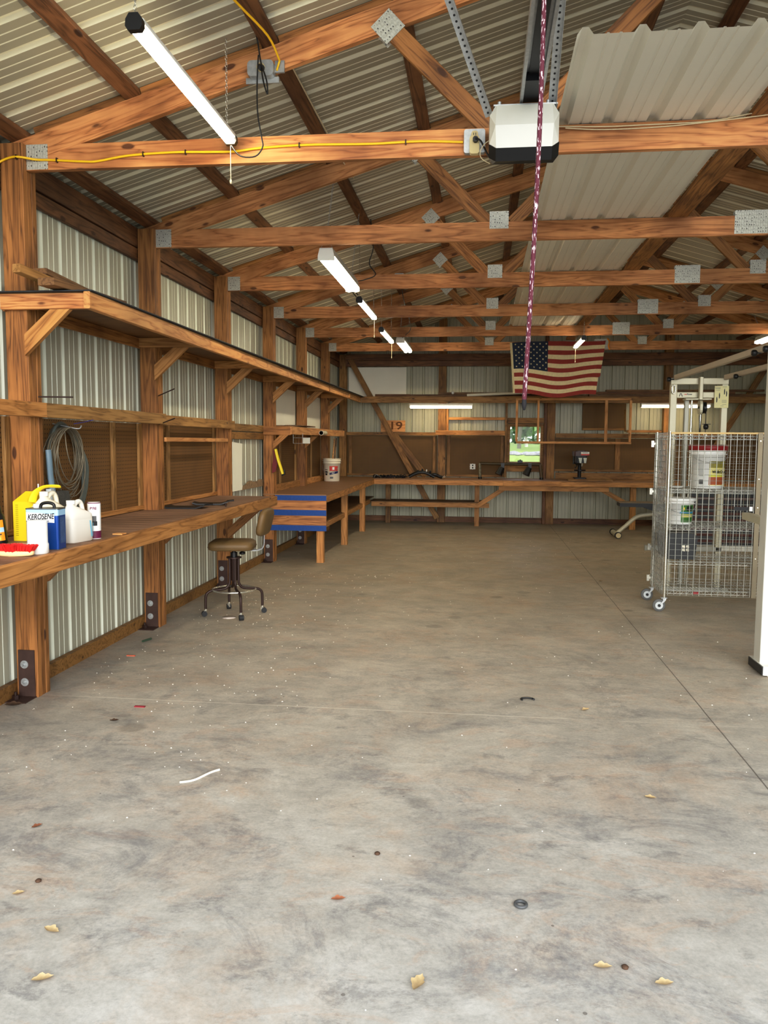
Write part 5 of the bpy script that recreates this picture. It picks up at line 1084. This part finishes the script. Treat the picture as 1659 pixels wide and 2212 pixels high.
# red scrub brush
rb=thing('scrub_brush',(-2.17,3.55,ZT),'red bristled scrub brush lying bristles up on the plank bench','brush')
vs=[]; n=32
def rbp(t,kx,ky): return (-2.205+.105*kx*math.copysign(abs(math.cos(t))**.8,math.cos(t)),3.59+.035*ky*math.sin(t))
rings=[(.92,.9,.0),(1,1,.006),(1,1,.018),(.97,.95,.022)]
mb=MB(); vs=[]
for (a,b2,z) in rings: vs+=[(*rbp(2*PI*i/n,a,b2),ZT+z+.004*abs(math.cos(2*PI*i/n))) for i in range(n)]
mb.add(vs,[(r*n+i,r*n+(i+1)%n,(r+1)*n+(i+1)%n,(r+1)*n+i) for r in range(3) for i in range(n)]+[tuple(range(n)),tuple(3*n+i for i in range(n))],0,True)
mesh('brush_block',mb,plain('pale_wood_block',(232,200,150),.6),rb,origin=(-2.18,3.53,ZT))
mb=MB(); rnd=random.Random(2)
for i in range(13):
    for j in range(5):
        u=(i-6)/6; v=(j-2)/2
        if abs(v)>math.sqrt(max(0,1.05-u*u*.6)): continue
        x=-2.205+.088*u; y=3.59+.026*v; sx=.018*u; sy_=.014*v
        for q in range(5):
            dx,dy=rnd.uniform(-.003,.003),rnd.uniform(-.003,.003); mb.cyl((x+dx,y+dy,ZT+.02),(x+sx+dx*2.2,y+sy_+dy*2.2,ZT+.054),.0046,.0062,n=5)
mesh('bristles',mb,RED,rb,origin=(-2.18,3.53,ZT))
# white cylinder bottle upside down
wc=thing('white_bottle',(-2.14,3.694,ZT),'plain white cylindrical bottle standing in front of the kerosene can','bottle')
mesh('bottle_body',MB().lathe([(.048,0),(.051,.003),(.051,.045),(.049,.048),(.047,.052),(.047,.155),(.044,.162),(.0,.163)],c=(-2.14,3.694,ZT),n=32),WPLASTIC,wc,origin=(-2.14,3.694,ZT))
# kerosene can
kc=thing('kerosene_can',(-2.19,3.868,ZT),'blue and white rectangular kerosene can on the plank bench','can'); Mk=Matrix.Translation((-2.192,3.868,ZT))@Matrix.Rotation(.08,4,'Z')@Matrix.Diagonal((.9,.86,1,1))
mesh('can_body',MB().rbox((-.092,.092),(-.055,.055),(.002,.203),.010,M=Mk),BLUE,kc,M=Mk); mesh('can_rim',MB().rbox((-.094,.094),(-.057,.057),(.203,.208),.010,M=Mk).rbox((-.094,.094),(-.057,.057),(0,.002),.010,M=Mk),TIN,kc,M=Mk)
mesh('pale_band',MB().rbox((-.0925,.0925),(-.0555,.0555),(.172,.202),.010,M=Mk).box((-.083,.06),(-.0560,-.0558),(.140,.172),M=Mk),LBLUE,kc,M=Mk)
mesh('white_banner',MB().add([Mk@Vector(p) for p in ((-.088,-.0566,.146),(.072,-.0566,.136),(.072,-.0566,.180),(-.088,-.0566,.188))],[(0,1,2,3)]),WPLASTIC,kc,M=Mk,normals=False)
text('KEROSENE',.039,INK,Mk@Matrix.Translation((-.006,-.0572,.1655))@Matrix.Rotation(-.05,4,'Y')@Matrix.Rotation(PI/2,4,'X'),kc,shear=.25,bold=.0009,sx=.80)
text('1-K HEATER FUEL',.010,NAVY,Mk@Matrix.Translation((.006,-.057,.1425))@Matrix.Rotation(-.05,4,'Y')@Matrix.Rotation(PI/2,4,'X'),kc,bold=.0002)
mesh('side_print',MB().add([Mk@Vector(p) for p in ((.0928,-.03,.03),(.0928,.035,.03),(.0928,.035,.165),(.0928,-.03,.165))],[(0,1,2,3)]),plain('blue_grey_text_block',(70,100,150),.5,0,.4,90),kc,M=Mk,normals=False)
mesh('can_handle',MB().tube(smooth([Mk@Vector(p) for p in ((-.03,0,.209),(-.02,0,.228),(.015,0,.234),(.045,0,.226),(.05,0,.209))]),.008,8),BLACK,kc,M=Mk); mesh('screw_cap',MB().cyl(Mk@Vector((-.06,.02,.208)),Mk@Vector((-.06,.02,.226)),.017,n=18),WPLASTIC,kc,M=Mk)
# yellow carton
ycn=thing('yellow_carton',(-2.46,4.20,ZT),'yellow pointed carton standing behind the kerosene can','carton')
mesh('carton_body',MB().add([(-2.530,4.130,ZT),(-2.400,4.130,ZT),(-2.400,4.270,ZT),(-2.530,4.270,ZT),(-2.530,4.130,ZT+.215),(-2.400,4.130,ZT+.215),(-2.400,4.270,ZT+.215),(-2.530,4.270,ZT+.215),(-2.495,4.200,ZT+.268),(-2.405,4.200,ZT+.268)],[(0,1,5,4),(1,2,6,5),(2,3,7,6),(3,0,4,7),(0,3,2,1),(4,5,9,8),(6,7,8,9),(5,6,9),(7,4,8)]),YELLOW,ycn,origin=(-2.36,4.1,ZT))
mesh('straw',MB().cyl((-2.42,4.20,ZT+.26),(-2.42,4.20,ZT+.31),.004,n=6),WPLASTIC,ycn,origin=(-2.31,4.09,ZT+.27))
mb=MB(); 
for k in range(16): mb.box((-2.515,-2.50),(4.1285,4.1295),(ZT+.03+k*.011,ZT+.033+k*.011))
mesh('scale_marks',mb,plain('olive_marks',(150,130,20),.6),ycn,origin=(-2.41,4.02,ZT))
# jugs
def jug(name,c,rot,label,mat,wx=.075,wy=.06,h=.20,stripe=False):
    t=thing(name,c,label,'jug'); M=Matrix.Translation(c)@Matrix.Rotation(rot,4,'Z'); mb=MB(); n=28; vs=[]
    prof=[(.9,0),(1,.006),(1,.125*h/.2),(.99,.128*h/.2),(1.0,.131*h/.2),(.97,.155*h/.2)]
    for (k,z) in prof: vs+=[M@Vector((*sq(2*PI*i/n,wx*k,wy*k,.35),z)) for i in range(n)]
    for (k,z,ox) in ((.78,.178*h/.2,-.008),(.42,.196*h/.2,-.022),(.30,.203*h/.2,-.025),(.29,.213*h/.2,-.025)): vs+=[M@Vector((ox+wx*k*math.cos(2*PI*i/n),wy*k*math.sin(2*PI*i/n),z)) for i in range(n)]
    L=len(prof)+4
    mb.add(vs,[(r*n+i,r*n+(i+1)%n,(r+1)*n+(i+1)%n,(r+1)*n+i) for r in range(L-1) for i in range(n)]+[tuple(range(n)),tuple((L-1)*n+i for i in range(n))],0,True)
    mesh('jug_body',mb,mat,t,M=M)
    mesh('jug_handle',MB().tube(smooth([M@Vector(p) for p in ((.0,0,.198*h/.2),(.02,0,.218*h/.2),(.045,0,.222*h/.2),(.062,0,.205*h/.2),(.072,0,.17*h/.2),(.076,0,.13*h/.2))]),.013,10),mat,t,M=M)
    mesh('screw_cap',MB().cyl(M@Vector((-.025,0,.213*h/.2)),M@Vector((-.025,0,.233*h/.2)),.023,n=20),WPLASTIC,t,M=M)
    return t,M
t,M=jug('plastic_jug',(-2.19,4.15,ZT),1.40,'white square jug with pale blue stripes right of the kerosene can',plain('milky_plastic',(240,234,222),.4,0,.05,6),wx=.093,wy=.062,h=.195)
mesh('blue_stripe',MB().add([M@Vector(p) for p in ((.048,-.0628,.115),(.060,-.0628,.113),(.070,-.0622,.03),(.062,-.0626,.02))],[(0,1,2,3)]),plain('sky_print',(120,190,220),.5),t,M=M,normals=False); mesh('blue_stripe',MB().add([M@Vector(p) for p in ((.078,-.0612,.100),(.084,-.060,.100),(.078,-.0612,.03),(.072,-.0622,.02))],[(0,1,2,3)]),plain('sky_print_two',(120,190,220),.5),t,M=M,normals=False)
t,M=jug('plastic_jug',(-2.335,4.14,ZT),1.35,'cream gallon jug standing behind, with a yellow scoop over it',CREAMW,wx=.09,wy=.06,h=.235)
mesh('yellow_scoop',MB().tube(smooth([(-2.40,4.10,1.165),(-2.385,4.10,1.205),(-2.355,4.10,1.235),(-2.31,4.10,1.25),(-2.235,4.10,1.25)]),.020,8,flat=.35,rs=[.024,.024,.024,.023,.022,.021,.020,.018,.016,.015,.013,.012,.012,.012,.012,.012,.012,.013,.014,.013,.009]),YELLOW,label='curved yellow plastic scoop lying over the cream jug',cat='scoop',origin=(-2.3,4.06,1.2))
pc=thing('spray_can',(-2.155,4.31,ZT),'white insect spray can with a maroon base beside the striped jug','spray can'); Mp=Matrix.Translation((-2.155,4.31,ZT))
mesh('can_body',MB().lathe([(.035,0),(.036,.004),(.036,.198),(.033,.206),(0,.206)],M=Mp,n=26),WPLASTIC,pc,M=Mp); mesh('rim',MB().torus((-2.155,4.31,ZT+.202),.0345,.003,n=26,k=5),PURPLE,pc,M=Mp); mesh('base_print',MB().lathe([(.0364,.004),(.0364,.045)],M=Mp,n=26),PURPLE,pc,M=Mp); wrap('grey_print',Mp,.0367,-.2,.8,.10,.13,GREYINK,pc); wrap('black_print',Mp,.0367,.1,.9,.075,.10,INK,pc)
text('PYRE',.020,PURPLE,face_front(-2.142,4.2745,ZT+.172,.3),pc,bold=.0007,sx=.8)
mesh('flat_stick',MB().box((-2.14,-2.08),(4.5,4.56),(ZT,ZT+.006)),W_bright,label='flat wood shim on the bench right of the spray can',cat='shim',origin=(-2.1,4.5,ZT)) 
mesh('wood_disc',MB().lathe([(0,0),(.045,0),(.05,.006),(.04,.014),(0,.016)],c=(-2.36,3.93,ZT),n=20),plain('sandy_wood',(206,170,130),.7),label='small round wooden piece behind the red brush',cat='disc',origin=(-2.36,3.93,ZT))
def tray(c,rot,label,s=1):
    t=thing('black_tray',c,label,'tray'); M=Matrix.Translation(c)@Matrix.Rotation(rot,4,'Z')
    mesh('tray_body',MB().prism([(-.17*s,.012),(-.13*s,.0),(.10*s,.0),(.17*s,.022),(.165*s,.030),(.10*s,.012),(-.12*s,.012),(-.165*s,.022)],-.1*s,.1*s,ax=1,M=M),BLACK,t,M=M); mesh('grip',MB().tube([M@Vector((.15*s,0,.026)),M@Vector((.22*s,0,.034))],.009,8,flat=.6),BLACK,t,M=M)
tray((-2.40,6.40,ZT),.1,'black plastic tray lying nearer on the plank bench below the pale rail'); tray((-2.32,6.78,ZT+.004),.25,'black plastic tray lying behind the other one on the plank bench',.9)
mesh('small_bolt',MB().cyl((-2.13,6.6,ZT),(-2.13,6.6,ZT+.03),.006,n=8),BROWNMETAL,label='small dark bolt standing on the plank bench near the trays',cat='bolt',origin=(-2.13,6.6,ZT))

# ------------------------------------------------------------------ floor litter
def leaf(x,y,s,rot,label,mat=LEAF,curl=.5):
    M=Matrix.Translation((x,y,.002))@Matrix.Rotation(rot,4,'Z'); mb=MB(); vs=[]; n=8
    for i in range(n+1):
        t=i/n; w=s*.24*math.sin(PI*min(1,t*1.05))*(1+.2*math.sin(i*2.2)); xx=s*(t-.5); z=curl*s*.35*(t-.5)**2+.001
        vs+=[M@Vector((xx,-w,z+abs(w)*.5*curl)),M@Vector((xx,0,z)),M@Vector((xx,w,z+abs(w)*.6*curl))]
    mb.add(vs,[(3*i+k,3*i+3+k,3*i+4+k,3*i+1+k) for i in range(n) for k in (0,1)],0,True)
    return mesh('dry_leaf',mb,mat,label=label,cat='leaf',group='dry leaves scattered on the floor',M=M,normals=False)
def fl_(u,v):
    d=F+R2*((u-829.5)/f)-U2*((v-1106)/f); t=-1.5/d.z; return (d.x*t,d.y*t)
for (u,v,s,r,lb,m) in ((903,2128,.075,1.3,'upright curled tan leaf near the bottom middle of the floor',LEAF),(92,2118,.06,.5,'long pale leaf on the floor at the bottom left',LEAF),(112,2013,.06,-.3,'curled tan leaf on the floor above the long pale one',LEAF),
    (1435,2128,.055,.2,'crumpled brown leaf on the floor at the bottom right',LEAF),(1302,2092,.055,.1,'tan leaf scrap beside a dark crumb near the bottom right',LEAF),(40,1932,.04,.6,'narrow tan leaf near the left edge below a dark crumb',LEAF),
    (80,1787,.045,1.0,'reddish brown leaf on the left floor',plain('red_leaf',(150,96,66),.8,0,.3,30)),(731,1945,.05,.3,'small rust coloured leaf right of centre bottom',plain('rust_leaf',(170,110,76),.8,0,.3,30)),(1265,1535,.06,.7,'brown leaf on the floor above the cross joint',LEAF),
    (1405,1725,.05,-.2,'pale leaf sliver on the right floor',LEAF),(1298,1256,.05,.2,'small pale leaf by the long joint',LEAF),(247,1558,.05,.4,'dark leaf on the floor right of the nearest post',DLEAF),(30,1525,.10,.4,'large crumpled brown leaf at the foot of the nearest post',DLEAF),(500,1237,.08,.1,'leaf crumbs by the far bracketed post',LEAF)):
    x,y=fl_(u,v); leaf(x,y,s*1.0,r,lb,m,1.2)
for (u,v,lb) in ((83,1905,'dark crumb left of the floor on the lower left'),(815,1846,'dark crumb on the middle of the floor'),(1350,2092,'dark crumb beside the tan leaf scrap')):
    x,y=fl_(u,v); mb=MB().lathe([(0,0),(.01,.002),(.011,.006),(.006,.01),(0,.011)],c=(x,y,0),n=7); mesh('dark_crumb',mb,DLEAF,label=lb,cat='crumb',group='dark crumbs on the floor',origin=(x,y,0))
x,y=fl_(1125,1957); mesh('rubber_ring',MB().torus((x,y,.006),.018,.0055,n=24,k=8),plain('grey_ring',(84,84,84),.5),label='grey rubber ring lying on the near floor',cat='ring',origin=(x,y,0))
x,y=fl_(1141,1513); mesh('black_ring',MB().tube(smooth([(x-.035,y-.012,.006),(x-.04,y+.012,.006),(x-.01,y+.022,.008),(x+.025,y+.02,.006),(x+.034,y+.006,.006),(x+.03,y-.014,.012)]),.005,6),BLACK,label='black broken ring on the floor before the cross joint',cat='ring',origin=(x,y,0))
a=fl_(388,1691); b_=fl_(475,1665); mesh('white_strip',MB().tube(smooth([(a[0],a[1],.003),(a[0]*.6+b_[0]*.4,a[1]*.6+b_[1]*.4-.03,.003),(a[0]*.3+b_[0]*.7,a[1]*.3+b_[1]*.7,.004),(b_[0]-.02,b_[1]-.01,.003),(b_[0],b_[1],.006)]),.006,5,flat=.3),WAXLINE,label='crinkled white plastic strip on the left floor',cat='strip',origin=(a[0],a[1],0))
x,y=fl_(495,1334); mesh('paper_scrap',MB().lathe([(0,0),(.06,.0),(.062,.003),(.0,.004)],c=(x,y,0),n=12),plain('pale_paper',(220,206,196),.7,0,.3,20),label='flat pale scrap on the floor under the stool',cat='scrap',origin=(x,y,0))
x,y=fl_(283,1417); mesh('orange_chip',MB().box((x-.03,x+.03),(y-.008,y+.008),(.0,.006)),plain('orange_chip',(206,110,80),.6),label='small orange chip on the floor beside the wall',cat='chip',origin=(x,y,0))
x,y=fl_(302,1527); mesh('red_chip',MB().box((x-.03,x+.03),(y-.01,y+.01),(.0,.005)),plain('red_chip',(150,50,60),.6),label='small red flake on the floor near the cross joint',cat='chip',origin=(x,y,0))
x,y=fl_(318,1385); mesh('green_clip',MB().tube([(x-.02,y-.04,.008),(x+.01,y+.05,.008)],.008,6),plain('dark_green',(60,80,60),.6),label='dark green clip on the floor by the second post',cat='clip',origin=(x,y,0))
for (u,v) in ((90,1905),): pass
mb=MB(); rnd=random.Random(11)
for i in range(620):
    k=rnd.random()
    if k<.4: x=rnd.uniform(-2.5,-1.0); y=rnd.uniform(3.2,9)
    else: x=rnd.uniform(-2.4,3.2); y=2.0+rnd.random()**1.3*11
    s=rnd.uniform(.0024,.0056)*(.75+y*.06)
    mb.add([(x-s,y,.001),(x,y-s*.8,.001),(x+s*rnd.uniform(.6,1.2),y,.001),(x,y+s*.7,.001),(x,y,.001+s*.7)],[(0,1,4),(1,2,4),(2,3,4),(3,0,4)])
mesh('floor_debris',mb,SPECK,label='tiny white specks of grit scattered over the concrete floor',cat='debris',kind='stuff',normals=False)

# ------------------------------------------------------------------ outside, through the window
hp=[(15.7,-.125),(18,.0),(22,.3),(30,.74),(36,1.0),(45,1.22),(80,1.5),(119,1.6)]; mb=MB()
for i in range(len(hp)-1): mb.add([(-40,hp[i][0],hp[i][1]),(40,hp[i][0],hp[i][1]),(40,hp[i+1][0],hp[i+1][1]),(-40,hp[i+1][0],hp[i+1][1])],[(0,1,2,3)],0,True)
mesh('lawn_hill',mb,plain('sunny_lawn',(128,150,48),.9,0,.45,.7),kind='structure',normals=False)
def tree(x,y,h,r,label,seed,low=2.0,pale=False):
    g=1.3; t=thing('tree',(x,y,g),label,'tree','trees beyond the lawn outside'); rnd=random.Random(seed); dx=rnd.uniform(-.6,.6)
    mesh('trunk',MB().tube(smooth([(x,y,g-.3),(x+dx*.3,y,g+1.5),(x+dx,y,g+h*.7)],4),.2,8,rs=[.11,.105,.1,.1,.09,.08,.07,.06,.05]),plain('bark%d'%seed,(196,196,176) if pale else (96,92,76),.9,0,.4,3),t,origin=(x,y,g))
    mb=MB()
    for i in range(1300):
        a=rnd.uniform(0,2*PI); e=rnd.uniform(-1,1); rr=r*rnd.random()**.4; hh=h*.5; c=Vector((x+rr*math.cos(a)*math.sqrt(1-e*e),y+rr*math.sin(a)*math.sqrt(1-e*e),g+low+hh+hh*e)); s=rnd.uniform(.15,.38)
        u=Vector((rnd.gauss(0,1),rnd.gauss(0,1),rnd.gauss(0,1))).normalized(); w=u.orthogonal().normalized(); mb.add([c-u*s,c+w*s*.6,c+u*s,c-w*s*.6],[(0,1,2,3)])
    mesh('crown',mb,plain('foliage%d'%seed,((70,104,48),(92,130,66),(110,146,84),(70,106,60))[seed%4],.8,0,.5,2),t,origin=(x,y,g+h*.6),normals=False)
for i,(x,y,h,r,lo,p,l) in enumerate(((2.0,44,5,1.5,1.6,False,'dark trunked tree at the left in the window view'),(2.75,50,6,2.0,.7,True,'pale trunked tree in the middle of the window view'),(3.25,43,6,1.6,.9,True,'second pale trunked tree, right of centre in the window view'),
    (0,66,7,4,-.4,False,'broad bushy tree in the back row at the left'),(5.2,70,8,4.5,-.4,False,'broad bushy tree in the back row at the right'),(-5,60,8,3.5,.2,False,'bushy tree beyond the left edge of the window view'),(9.5,60,8,3.5,.2,False,'bushy tree beyond the right edge of the window view'))): tree(x,y,h,r,l,i,lo,p)
rk=MB(); rnd=random.Random(9)
for i in range(22):
    x=2.0+rnd.uniform(-.75,.75); y=36+rnd.uniform(-1,1); q=rnd.uniform(.12,.28); rk.lathe([(0,-.1),(q,0),(q*.8,q*.4),(0,q*.6)],c=(x,y,1.0),n=6,smooth=False)
mesh('brush_heap',rk,plain('pale_grey_brushwood',(150,144,146),.9,0,.5,6),label='pale grey heap on the lawn outside the window',cat='heap',kind='stuff',normals=False)

# ------------------------------------------------------------------ light
w=bpy.data.worlds.new('sky'); bpy.context.scene.world=w; w.use_nodes=True; nt=w.node_tree; bg=nt.nodes['Background']
tc=N(nt,'TexCoord'); sp3=N(nt,'SeparateXYZ'); nt.links.new(tc.outputs['Generated'],sp3.inputs[0])
r=ramp(nt,[(.45,lin((190,205,190))),(.55,lin((232,240,248))),(1,lin((206,226,250)))]); mr=N(nt,'MapRange'); mr.inputs['From Min'].default_value=-1; nt.links.new(sp3.outputs[2],mr.inputs[0]); nt.links.new(mr.outputs[0],r.inputs[0]); nt.links.new(r.outputs[0],bg.inputs[0])
bg.inputs[1].default_value=3.2
sun=bpy.data.lights.new('daylight','SUN'); sun.energy=4.2; sun.angle=math.radians(50); sun.color=(1,.98,.94)
so=bpy.data.objects.new('daylight',sun); C.objects.link(so); so.rotation_euler=(math.radians(72),0,math.radians(14)); 
sc_=bpy.context.scene
sc_.view_settings.view_transform='Standard'; sc_.view_settings.look='None'; sc_.view_settings.exposure=0.0
vs_=sc_.view_settings; vs_.use_curve_mapping=True; cv=vs_.curve_mapping.curves[3]; cv.points.new(.22,.185); cv.points.new(.72,.755); vs_.curve_mapping.update()
sc_.cycles.use_denoising=True; sc_.cycles.max_bounces=8; sc_.cycles.diffuse_bounces=5; sc_.cycles.sample_clamp_indirect=6
